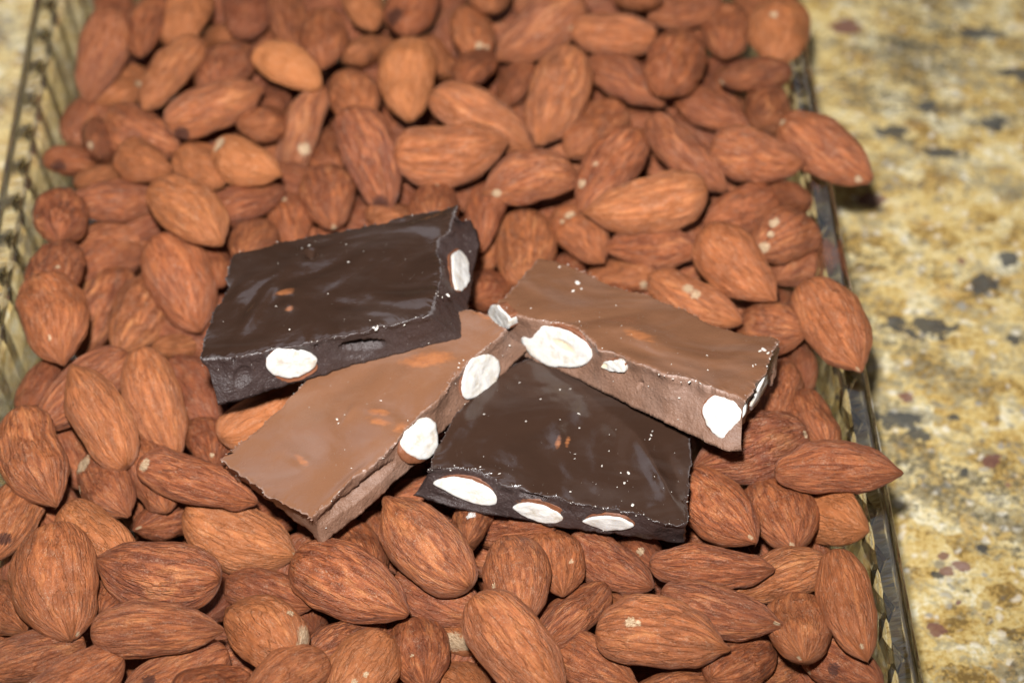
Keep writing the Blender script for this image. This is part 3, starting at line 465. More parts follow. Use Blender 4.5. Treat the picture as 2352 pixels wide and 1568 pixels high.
(119, [55.22, 119.74, 33.32], [-0.1828, -0.9801, 0.0778], [0.0258, 0.0743, 0.9969], [22.02, 12.65, 8.35], -0.16, 0.3, 'dull blurred almond second from the upper right rim', []),
(120, [67.98, 111.76, 38.89], [-0.291, -0.9539, 0.0729], [0.2485, -0.0018, 0.9686], [26.72, 15.51, 10.24], 0.5, 0.2, 'broad blurred almond in the upper right beside the rim', [(0.045, -0.351, 0.935, 0.99, 'c')]),
(121, [25.12, 108.42, 42.2], [-0.9767, 0.2146, -0.0062], [-0.1408, -0.6185, 0.7731], [22.61, 11.19, 7.39], 0.27, 0.4, 'level almond with a cream tip at left, near the top right of centre', [(0.95, 0.08, 0.301, 0.98, 'c')]),
(122, [28.16, 93.77, 37.76], [0.7236, -0.6899, 0.02], [-0.192, -0.1734, 0.966], [24.94, 11.0, 7.26], -0.42, 0.4, 'dark-edged almond under the level cream-tipped one near the top', []),
(123, [6.91, 112.6, 40.44], [-0.8284, -0.4599, -0.3199], [0.0596, -0.6401, 0.7659], [27.0, 14.09, 9.3], -0.19, 0.3, 'large blurred slanting almond at the top, left of the level cream-tipped one', []),
(124, [-10.49, 114.19, 36.42], [0.1972, -0.9786, 0.0581], [-0.1026, 0.0383, 0.994], [22.83, 11.58, 7.64], 0.25, 0.3, 'blurred almond at top centre with a cream wisp at its lower end', [(0.734, 0.144, 0.664, 0.99, 'c'), (0.741, 0.51, 0.436, 0.88, 'c')]),
(125, [10.8, 84.11, 42.2], [-0.3049, -0.862, -0.4049], [0.03, -0.4337, 0.9006], [27.0, 14.27, 9.42], 0.23, 0.7, 'long upright almond with a pale ridge, above centre right', []),
(126, [-9.81, 96.55, 39.56], [-0.1906, -0.9369, 0.293], [-0.2624, 0.3363, 0.9045], [21.0, 11.0, 7.26], 0.02, 0.6, 'small curled almond under the cream wisp at top centre', []),
(127, [0.44, 100.06, 32.11], [-0.1132, -0.9666, 0.23], [-0.5058, 0.2553, 0.824], [21.0, 11.0, 7.26], -0.42, 0.2, 'dark almond behind the long pale-ridged upright one', []),
(128, [20.11, 80.0, 34.21], [-0.4706, -0.8807, 0.0539], [0.3568, -0.134, 0.9245], [24.39, 13.66, 9.02], -0.07, 0.15, 'smooth plain almond leaning right, just right of the long pale-ridged one', []),
(129, [23.36, 58.67, 40.0], [-0.5177, -0.8431, -0.1453], [0.1898, -0.2788, 0.9414], [27.0, 13.21, 8.72], -0.02, 0.5, 'almond passing behind the left end of the long bright level one', [(0.217, -0.461, 0.86, 0.82, 'c'), (0.667, -0.533, 0.52, 1.03, 'c')]),
(130, [4.27, 51.39, 42.64], [-0.9069, -0.4209, 0.019], [0.2218, -0.4385, 0.8709], [22.45, 13.27, 8.76], -0.03, 0.3, 'dusted almond with a white chip at its left end, above centre', [(0.835, 0.325, 0.445, 1.12, 'c')]),
(131, [-14.53, 63.11, 43.08], [0.9988, 0.0424, 0.0241], [0.011, -0.6775, 0.7354], [27.0, 15.44, 10.19], 0.33, 0.8, 'broad striped almond lying level above the rear dark chocolate', []),
(132, [-7.66, 75.64, 40.88], [0.8675, -0.3548, -0.3486], [0.1501, -0.4815, 0.8635], [27.17, 13.25, 8.75], 0.35, 0.7, 'striped almond running down right behind the broad level one', []),
(133, [-24.59, 89.23, 42.64], [0.0, -0.9975, -0.07], [0.0926, -0.0697, 0.9933], [27.0, 14.81, 9.77], 0.77, 0.4, 'upright tan almond above the broad striped level one', []),
(134, [-34.39, 61.48, 41.09], [0.3335, -0.805, -0.4907], [0.0972, -0.4884, 0.8672], [27.0, 13.9, 9.18], -0.24, 0.7, "long almond with a dark lower tip above the rear dark chocolate's middle", [(0.898, -0.204, 0.39, 2.06, 'd')]),
(135, [-39.01, 85.74, 38.24], [0.3561, -0.9325, 0.0599], [-0.2787, -0.0448, 0.9593], [23.27, 12.77, 8.43], 0.2, 0.4, 'almond hidden behind the top of the long dark-tipped one', []),
(136, [-35.46, 109.99, 34.72], [0.5227, 0.7406, -0.4222], [-0.3297, 0.6323, 0.7011], [21.0, 11.0, 7.26], 0.22, 0.2, 'flat blurred almond left behind the upright tan one', []),
(137, [-47.3, 108.24, 40.0], [0.0429, -0.9972, 0.0607], [0.0298, 0.062, 0.9976], [24.63, 12.39, 8.18], 0.04, 0.3, 'tall round blurred almond in the top row, left of centre', []),
(138, [-36.8, 125.54, 36.73], [0.1937, -0.9761, 0.0986], [0.1614, 0.1308, 0.9782], [21.0, 11.0, 7.26], 0.56, 0.2, 'blurred almond at the top edge with a whitish tip, left of a dark-sided one', [(0.873, 0.044, -0.485, 1.12, 'c')]),
(139, [-25.65, 122.13, 39.56], [-0.0849, -0.9933, 0.0786], [-0.0295, 0.0813, 0.9963], [24.8, 14.02, 9.25], -0.06, 0.2, 'blurred almond at the top edge with a dark left side', [(0.64, -0.557, 0.529, 2.89, 'd')]),
(140, [-18.91, 106.48, 35.16], [0.1635, -0.9235, 0.347], [0.6224, 0.3695, 0.69], [21.0, 11.0, 7.26], 0.35, 0.2, 'almond half hidden behind the right side of the upright tan one', []),
(141, [-4.23, 125.26, 41.32], [-0.1346, -0.9695, 0.2046], [0.1414, 0.1856, 0.9724], [21.0, 11.66, 7.7], 0.22, 0.2, 'almond tip hanging down from the top edge, right of centre', []),
(142, [32.56, 125.15, 40.44], [0.2846, -0.8383, 0.4651], [0.0873, 0.5058, 0.8582], [21.0, 11.0, 7.26], 0.21, 0.2, 'almond cut by the top edge above the level cream-tipped one', []),
(143, [44.37, 124.91, 36.87], [-0.8569, -0.5137, 0.0431], [0.0698, -0.0328, 0.997], [21.0, 11.0, 7.26], -0.11, 0.2, 'lying blurred almond at the top edge, upper right', []),
(144, [62.39, 135.0, 30.59], [0.1179, -0.9654, 0.2325], [0.3155, 0.2585, 0.913], [21.0, 11.0, 7.26], 0.25, 0.2, 'blurred upright almond at the top edge behind the broad corner one', []),
(145, [15.75, 43.57, 32.71], [0.5349, -0.8436, 0.0473], [-0.2962, -0.1348, 0.9456], [21.0, 11.0, 7.26], 0.19, 0.5, "white-dusted almond just behind the right milk chocolate's left part", [(-0.403, 0.032, 0.915, 1.02, 'c'), (-0.383, -0.362, 0.85, 0.71, 'c')]),
(146, [3.05, 39.64, 32.01], [-0.029, -0.9966, 0.0766], [-0.0137, 0.077, 0.9969], [26.55, 14.77, 9.75], 0.21, 0.9, 'striped upright almond between the rear dark and right milk chocolates', []),
(147, [-6.81, 45.5, 36.4], [-0.0258, -0.9982, 0.054], [-0.7966, 0.0531, 0.6022], [23.07, 11.0, 7.26], -0.12, 0.2, "narrow almond standing right behind the rear dark chocolate's corner", []),
(148, [-17.64, 49.09, 37.8], [-0.0244, -0.947, 0.3203], [-0.1493, 0.3202, 0.9355], [21.0, 11.57, 7.63], -0.26, 0.3, "almond peeking over the rear dark chocolate's back edge toward its right", [(-0.456, 0.177, 0.872, 0.71, 'c')]),
(149, [-27.63, 54.48, 28.5], [0.428, 0.6393, -0.6388], [0.3505, 0.5341, 0.7693], [21.0, 11.0, 7.26], 0.11, 0.2, "sliver of orange almond along the rear dark chocolate's back edge", []),
(150, [-24.94, 69.29, 22.05], [0.0885, -0.952, 0.2931], [0.7553, 0.256, 0.6034], [21.0, 11.0, 7.26], -0.84, 0.2, 'dark almond in shadow under the broad striped level one', []),
(151, [-6.87, 43.16, 27.92], [-0.0795, -0.9697, 0.231], [-0.3479, 0.2441, 0.9052], [21.0, 11.0, 7.26], 0.27, 0.4, "bright almond close against the rear dark chocolate's right side", []),
(152, [-5.1, 26.83, 30.83], [-0.3585, -0.7589, 0.5437], [0.3297, 0.442, 0.8342], [21.0, 11.0, 7.26], -0.05, 0.3, "short orange almond just left of the right milk chocolate's left corner", []),
(153, [24.99, 35.37, 27.45], [-0.7657, 0.4227, -0.4848], [-0.412, 0.2565, 0.8743], [21.0, 11.0, 7.26], 0.32, 0.4, "low almond along the right milk chocolate's back edge with a cream end", [(-0.849, 0.504, -0.161, 1.02, 'c')]),
(154, [66.31, 55.81, 34.28], [0.2523, -0.8001, 0.5443], [0.6, 0.5706, 0.5607], [21.0, 11.0, 7.26], -0.34, 0.2, 'dark bit of almond at the right wall behind the cream-flaked one', []),
(155, [-42.69, -62.88, 24.87], [0.2814, -0.7667, 0.5771], [0.4513, 0.6365, 0.6255], [21.0, 11.0, 7.26], -0.69, 0.2, 'dark almond sliver between the plump tan and large wide front ones', []),
(156, [60.49, -30.06, 33.2], [0.197, -0.8408, 0.5043], [0.2396, 0.54, 0.8068], [21.0, 11.0, 7.26], -0.5, 0.2, 'shaded almond under the rim-crossing almond', []),
]
FILL = [
([-38.86, 42.47, 24.89], [-0.6763, 0.6908, 0.2558], [-0.1572, -0.4746, 0.8661], 23.5),
([-22.05, 42.72, 23.52], [-0.9977, -0.0174, 0.0659], [0.0644, 0.0745, 0.9951], 23.5),
([-56.13, 31.04, 25.16], [-0.73, -0.6572, 0.1877], [0.1889, 0.07, 0.9795], 23.5),
([-21.84, 22.57, 25.61], [-0.9547, 0.2969, -0.0182], [0.034, 0.17, 0.9849], 23.5),
([8.64, 23.39, 24.21], [0.6892, 0.5771, -0.4381], [0.353, 0.2606, 0.8986], 23.5),
([25.0, 20.64, 25.27], [0.1469, -0.9586, -0.2441], [0.3568, -0.1788, 0.9169], 23.5),
([-40.63, 19.84, 23.81], [-0.2531, 0.9562, -0.1469], [0.3678, 0.2355, 0.8996], 23.5),
([38.1, 10.02, 24.77], [0.8519, 0.5236, -0.0144], [-0.0945, 0.1806, 0.979], 23.5),
([-5.32, 7.69, 24.34], [0.3622, -0.923, 0.1298], [0.4821, 0.3047, 0.8214], 23.5),
([-26.01, 4.34, 26.14], [0.928, 0.3327, -0.1676], [0.0728, 0.2794, 0.9574], 23.5),
([8.86, 6.79, 23.57], [-0.8873, 0.454, 0.081], [0.1088, 0.0354, 0.9934], 23.5),
([26.37, -8.68, 25.29], [0.6736, 0.6425, -0.3653], [0.458, 0.0251, 0.8886], 23.5),
([-15.22, -9.16, 24.11], [0.9755, 0.0506, 0.214], [-0.2196, 0.175, 0.9598], 23.5),
([-37.98, -9.18, 23.55], [0.7754, 0.4575, -0.4354], [0.3679, 0.2331, 0.9002], 23.5),
([4.03, -12.35, 24.76], [-0.8008, 0.5963, -0.057], [0.0152, 0.1153, 0.9932], 23.5),
([20.88, -25.99, 25.24], [0.4324, 0.8173, -0.3809], [0.5648, 0.0838, 0.821], 23.5),
([-43.22, -25.11, 23.66], [-0.937, -0.3377, -0.0891], [-0.1192, 0.0692, 0.9905], 23.5),
([-60.05, 12.67, 24.3], [0.9943, -0.032, 0.1015], [-0.1016, 0.0013, 0.9948], 23.5),
([-8.48, -23.82, 25.62], [0.9526, -0.3034, 0.0228], [0.1013, 0.3869, 0.9165], 23.5),
([47.99, 2.95, 23.63], [-0.6608, 0.7406, -0.1223], [0.1838, 0.3176, 0.9302], 23.5),
([-26.57, -24.0, 25.82], [0.8328, 0.5049, -0.2271], [-0.0732, 0.507, 0.8588], 23.5),
([31.41, -34.87, 25.25], [-0.8468, 0.2675, -0.4597], [-0.5294, -0.3409, 0.7769], 23.5),
([9.16, -30.44, 25.22], [0.9919, 0.115, 0.0545], [-0.0233, -0.2567, 0.9662], 23.5),
([34.77, -19.06, 24.8], [0.2246, 0.9603, -0.1656], [-0.0515, 0.1814, 0.9821], 23.5),
([-43.06, 6.06, 23.77], [-0.6602, -0.6987, 0.2757], [0.4064, -0.0236, 0.9134], 23.5),
([-53.51, -18.47, 23.58], [0.1912, -0.9781, 0.0829], [-0.3322, 0.015, 0.9431], 23.5),
([13.61, 33.46, 25.63], [0.0109, 0.9998, -0.0164], [0.3096, 0.0122, 0.9508], 23.5),
([-5.43, 23.42, 24.19], [0.9626, -0.2211, -0.1563], [0.1878, 0.1295, 0.9736], 23.5),
([39.93, -6.26, 26.08], [-0.6804, 0.7304, -0.0607], [0.0755, 0.1522, 0.9855], 23.5),
([-40.51, -37.47, 26.03], [-0.0487, 0.868, 0.4941], [-0.2247, -0.4916, 0.8414], 23.5),
([22.16, 4.2, 24.02], [0.9093, -0.3176, 0.2688], [-0.2653, 0.055, 0.9626], 23.5),
([-12.33, 1.96, 23.54], [0.9264, 0.373, 0.051], [-0.1514, 0.245, 0.9576], 23.5),
([34.24, 21.71, 25.33], [0.9756, -0.2089, -0.0672], [0.0924, 0.1136, 0.9892], 23.5),
([14.39, -11.19, 25.19], [0.635, 0.7416, 0.2163], [-0.2873, -0.0333, 0.9573], 23.5),
([53.53, 11.42, 25.59], [0.876, 0.383, -0.2932], [0.2098, 0.2448, 0.9466], 23.5),
([-49.83, 21.82, 25.79], [-0.7386, 0.6678, 0.0923], [0.1475, 0.0265, 0.9887], 23.5),
([-26.86, -5.33, 25.65], [0.134, -0.9763, 0.1697], [-0.2574, 0.1311, 0.9574], 23.5),
([-30.14, 17.61, 23.8], [0.947, 0.2976, -0.1211], [0.1254, 0.0045, 0.9921], 23.5),
([-65.16, 22.79, 25.39], [0.8628, 0.5049, 0.0267], [0.0822, -0.1923, 0.9779], 23.5),
([16.52, 15.07, 23.54], [0.4356, 0.8664, -0.2441], [0.017, 0.2632, 0.9646], 23.5),
([-16.88, 52.97, 24.66], [0.4122, 0.785, -0.4625], [0.1421, 0.446, 0.8837], 23.5),
([-31.82, 51.88, 25.11], [0.7585, -0.2932, 0.582], [-0.4739, 0.3649, 0.8014], 23.5),
([-43.99, 32.33, 26.17], [-0.9326, -0.2668, -0.2431], [-0.2484, -0.0141, 0.9686], 23.5),
([-15.49, -30.81, 26.23], [0.9052, 0.3956, -0.1553], [0.2519, -0.2052, 0.9457], 23.5),
([-16.44, 143.54, 24.4], [-0.1569, -0.9875, -0.0171], [-0.1382, 0.0048, 0.9904], 23.5),
([-49.62, 141.98, 25.6], [-0.9193, 0.2763, -0.2803], [-0.2759, 0.0555, 0.9596], 23.5),
([-55.61, 45.56, 23.66], [-0.7654, -0.5779, -0.2832], [0.0527, -0.4948, 0.8674], 23.5),
([-104.92, 143.82, 24.19], [-0.296, 0.9545, -0.0358], [0.3769, 0.1512, 0.9138], 23.5),
([-32.37, -31.51, 23.61], [-0.7989, -0.5574, -0.226], [-0.3437, 0.1147, 0.932], 23.5),
([-14.83, 11.16, 24.72], [0.9028, 0.4177, 0.1021], [-0.2421, 0.2976, 0.9235], 23.5),
([53.11, 114.09, 24.04], [0.9093, 0.3927, -0.1375], [0.017, 0.2952, 0.9553], 23.5),
([18.71, -37.17, 25.11], [0.9863, 0.1624, 0.0288], [0.0154, -0.2648, 0.9642], 23.5),
([4.45, -3.94, 25.85], [0.966, 0.0521, 0.2533], [-0.2452, -0.1273, 0.9611], 23.5),
([-45.11, -15.92, 26.43], [0.9952, -0.0858, 0.0471], [-0.0571, -0.1186, 0.9913], 23.5),
([-4.77, -15.77, 24.55], [0.1171, 0.9928, 0.0245], [0.1872, -0.0463, 0.9812], 23.5),
([-18.13, 34.38, 24.16], [0.7231, 0.6029, 0.337], [-0.5275, 0.167, 0.833], 23.5),
([42.1, 51.07, 26.43], [-0.6955, 0.7184, -0.0126], [0.2288, 0.2381, 0.9439], 23.5),
([-9.54, 67.45, 25.07], [-0.679, 0.7277, -0.0971], [0.0547, 0.182, 0.9818], 23.5),
([24.72, 141.46, 24.27], [-0.9913, -0.1115, 0.0698], [0.0998, -0.2912, 0.9515], 23.5),
([-36.22, 109.18, 26.33], [0.9501, 0.1336, 0.282], [-0.3091, 0.2792, 0.9091], 23.5),
([-29.11, 93.18, 23.67], [-0.0077, 0.9868, 0.1618], [0.3237, -0.1507, 0.9341], 23.5),
([31.74, 93.96, 24.16], [0.9326, 0.3599, -0.0266], [-0.0651, 0.2404, 0.9685], 23.5),
([-62.47, 0.27, 25.9], [0.9835, -0.1523, 0.0972], [-0.1677, -0.5698, 0.8045], 23.5),
([36.84, -43.92, 26.29], [0.6402, -0.6277, 0.4429], [-0.5526, 0.0242, 0.8331], 23.5),
([-78.71, -74.67, 23.78], [-0.4125, 0.9109, 0.0048], [-0.3599, -0.1679, 0.9178], 23.5),
([36.38, 80.41, 24.98], [-0.569, 0.8156, 0.1048], [0.2677, 0.0632, 0.9614], 23.5),
([-44.79, 84.01, 24.13], [-0.1592, 0.9514, -0.2636], [-0.1399, 0.2426, 0.96], 23.5),
([-37.0, -3.87, 25.21], [-0.9267, 0.3674, 0.0789], [-0.0314, -0.2851, 0.958], 23.5),
([-36.13, 27.13, 24.48], [0.4749, 0.8712, -0.1241], [0.1056, 0.0835, 0.9909], 23.5),
([-95.84, 41.69, 25.63], [-0.5334, -0.8263, 0.1808], [0.3573, -0.0265, 0.9336], 23.5),
([5.08, 32.86, 24.51], [-0.9121, 0.315, -0.2625], [-0.1346, 0.3745, 0.9174], 23.5),
([-21.17, -65.0, 26.15], [-0.103, -0.9929, 0.0602], [0.3598, 0.0193, 0.9328], 23.5),
([-42.74, 132.24, 24.51], [0.9703, 0.1171, -0.2118], [0.2221, -0.0833, 0.9715], 23.5),
([-95.7, -16.65, 26.1], [-0.4434, 0.8882, 0.1202], [0.3256, 0.0347, 0.9449], 23.5),
([-99.76, 122.23, 23.8], [-0.2061, -0.9771, -0.0533], [0.336, -0.1218, 0.934], 23.5),
([-30.07, -13.99, 23.71], [0.9964, 0.0677, 0.0515], [-0.0485, -0.0453, 0.9978], 23.5),
([22.35, -15.74, 23.95], [0.494, 0.8153, 0.3022], [-0.4157, -0.0838, 0.9056], 23.5),
([-7.17, -76.26, 26.49], [-0.5597, -0.7621, -0.3257], [0.1229, -0.465, 0.8767], 23.5),
([-75.44, 88.93, 25.02], [0.6605, 0.7477, -0.0691], [0.2392, -0.1222, 0.9633], 23.5),
([59.47, -80.67, 24.31], [-0.4264, 0.8995, -0.0951], [-0.1539, 0.0315, 0.9876], 23.5),
([-97.74, -33.48, 25.34], [0.677, -0.7355, -0.0249], [0.0038, -0.0303, 0.9995], 23.5),
([2.54, 142.04, 25.55], [0.9148, 0.1163, -0.3869], [0.3725, 0.1278, 0.9192], 23.5),
([9.27, 82.39, 25.53], [0.8382, -0.5453, 0.0046], [-0.1331, -0.1963, 0.9715], 23.5),
([-7.15, -45.76, 23.93], [-0.952, 0.2996, -0.062], [0.0008, 0.2051, 0.9787], 23.5),
([-21.09, -80.81, 24.49], [-0.0117, -0.9878, -0.1554], [0.3246, -0.1508, 0.9338], 23.5),
([52.36, 23.04, 25.14], [0.8946, -0.4287, 0.1264], [-0.1003, 0.0831, 0.9915], 23.5),
([54.99, 69.77, 25.84], [-0.4849, -0.8701, 0.0882], [0.123, 0.032, 0.9919], 23.5),
([11.65, 65.96, 24.13], [-0.9572, -0.266, 0.114], [0.0768, 0.1463, 0.9863], 23.5),
([3.98, -21.48, 24.11], [-0.3698, -0.8661, -0.3363], [0.118, -0.4028, 0.9077], 23.5),
([-104.71, 93.93, 26.5], [0.3437, 0.9378, -0.0501], [0.3321, -0.0715, 0.9405], 23.5),
([-37.12, 59.61, 25.92], [-0.7733, 0.5727, -0.272], [-0.2747, 0.084, 0.9578], 23.5),
([29.38, -55.67, 26.39], [-0.8458, -0.3104, 0.4339], [0.2496, 0.4885, 0.8361], 23.5),
([29.98, 34.8, 23.75], [-0.5904, 0.7647, 0.2582], [0.4059, 0.0048, 0.9139], 23.5),
([29.89, 118.97, 26.41], [0.3497, 0.827, -0.4403], [0.2945, 0.3492, 0.8896], 23.5),
([-87.79, 58.01, 25.12], [-0.476, -0.871, 0.1216], [0.0328, 0.1206, 0.9922], 23.5),
([-5.15, 113.14, 23.67], [0.6031, -0.7891, -0.1165], [-0.0072, -0.1514, 0.9884], 23.5),
([-65.43, 125.24, 26.0], [-0.2077, 0.9714, 0.115], [-0.1549, -0.1487, 0.9767], 23.5),
([47.39, 91.25, 23.61], [-0.8293, 0.5574, 0.0406], [0.2098, 0.243, 0.9471], 23.5),
([-55.13, -76.19, 26.39], [0.9642, 0.26, 0.0518], [-0.0878, 0.1291, 0.9877], 23.5),
([3.77, 14.54, 25.22], [0.3087, 0.9435, -0.1206], [0.3318, 0.012, 0.9433], 23.5),
([-56.19, -50.58, 25.24], [0.5586, -0.8219, 0.1118], [-0.5549, -0.2701, 0.7868], 23.5),
([-79.03, 144.13, 23.96], [-0.712, 0.675, 0.1937], [0.1912, -0.079, 0.9784], 23.5),
([-64.79, 37.11, 24.36], [-0.9802, 0.1125, 0.1627], [0.0821, -0.517, 0.852], 23.5),
([41.21, 40.74, 25.41], [0.8056, 0.5443, 0.2342], [-0.1481, -0.1977, 0.969], 23.5),
([-49.78, -33.54, 24.26], [-0.7481, -0.6403, 0.1745], [0.0761, 0.1785, 0.981], 23.5),
([16.62, 127.62, 23.54], [0.3145, 0.9218, 0.2268], [-0.1977, -0.1701, 0.9654], 23.5),
([50.32, -67.25, 24.43], [0.5957, -0.8032, 0.0095], [0.0348, 0.0376, 0.9987], 23.5),
([49.59, 132.48, 24.89], [0.7134, 0.6988, -0.053], [-0.1014, 0.1777, 0.9789], 23.5),
([-58.22, 84.11, 24.03], [-0.6453, -0.7433, 0.1761], [0.0299, 0.2058, 0.9781], 23.5),
([-4.81, 134.76, 25.42], [-0.4329, 0.875, 0.2167], [0.2668, -0.1053, 0.958], 23.5),
([19.84, 109.04, 23.59], [-0.0514, -0.9986, 0.0155], [0.0906, 0.0108, 0.9958], 23.5),
([-28.39, 35.59, 23.56], [0.5366, -0.8425, -0.047], [-0.2035, -0.1833, 0.9618], 23.5),
([-60.54, -19.39, 25.17], [-0.2658, -0.924, 0.2748], [0.2786, 0.1992, 0.9395], 23.5),
([-100.53, -50.32, 25.63], [-0.0064, 0.9706, 0.2405], [-0.1399, -0.2391, 0.9609], 23.5),
([55.91, 103.99, 26.04], [0.1177, 0.9681, -0.2211], [0.5377, 0.1251, 0.8338], 23.5),
([2.86, 98.33, 25.05], [0.6777, -0.5356, 0.5039], [-0.2831, 0.4424, 0.851], 23.5),
([55.95, 5.42, 24.44], [-0.9609, 0.264, -0.0837], [-0.2019, -0.4611, 0.8641], 23.5),
([-4.28, -33.76, 25.1], [-0.0135, -0.9468, 0.3217], [0.3709, 0.294, 0.8809], 23.5),
([61.47, -45.54, 25.96], [0.0383, 0.9989, 0.0264], [-0.228, -0.017, 0.9735], 23.5),
([61.61, -56.74, 23.7], [0.2297, 0.886, -0.4027], [-0.29, 0.4573, 0.8407], 23.5),
([-100.03, -67.51, 25.44], [0.3722, 0.9192, -0.1287], [0.2744, 0.0235, 0.9613], 23.5),
([-99.68, -79.68, 24.81], [-0.3124, 0.8163, 0.4858], [0.4198, -0.3401, 0.8415], 23.5),
([-46.17, -52.48, 26.44], [0.4813, 0.8613, 0.1626], [-0.1196, -0.1193, 0.9856], 23.5),
([7.76, -57.97, 23.52], [0.7288, 0.6745, -0.1182], [0.1499, 0.0113, 0.9886], 23.5),
([-54.43, 67.16, 25.33], [-0.7294, 0.6795, -0.0795], [-0.522, -0.4777, 0.7067], 23.5),
([53.09, -44.44, 24.06], [0.708, -0.6454, -0.2867], [0.1613, -0.2474, 0.9554], 23.5),
([-1.94, 81.61, 23.93], [-0.0315, -0.9943, 0.102], [-0.1239, 0.1051, 0.9867], 23.5),
([-18.41, 127.33, 24.92], [-0.5402, -0.7768, -0.3238], [-0.1193, -0.3103, 0.9431], 23.5),
([27.79, -22.15, 25.43], [-0.3873, 0.9106, -0.1441], [0.3656, 0.2952, 0.8827], 23.5),
([-22.38, 72.1, 24.89], [-0.8335, -0.5316, -0.1504], [-0.2586, 0.135, 0.9565], 23.5),
([-77.63, 21.57, 23.77], [-0.8351, 0.5472, 0.0561], [0.2919, 0.3544, 0.8884], 23.5),
([-81.41, 114.49, 23.72], [-0.9687, 0.1344, -0.2087], [-0.1764, 0.219, 0.9597], 23.5),
([42.62, 148.68, 23.95], [-0.6024, -0.7941, -0.0804], [-0.3199, 0.1479, 0.9358], 23.5),
([-63.29, 108.5, 26.32], [-0.8717, -0.4624, 0.1626], [0.1525, 0.0594, 0.9865], 23.5),
([41.61, 100.39, 25.61], [0.8371, 0.4588, 0.2979], [-0.2112, -0.2312, 0.9497], 23.5),
([24.76, 52.97, 25.79], [0.443, 0.8049, 0.3949], [-0.2131, -0.3334, 0.9184], 23.5),
([59.25, 31.02, 25.03], [0.096, 0.9379, -0.3332], [0.0924, 0.3249, 0.9412], 23.5),
([33.48, 13.96, 25.82], [0.5012, 0.8111, 0.3015], [-0.1096, -0.2861, 0.9519], 23.5),
([-11.64, -16.2, 24.46], [-0.9812, 0.1422, 0.1301], [0.1524, 0.1594, 0.9754], 23.5),
([14.17, -22.29, 25.6], [0.8325, -0.5338, 0.1485], [-0.1552, 0.0325, 0.9873], 23.5),
]

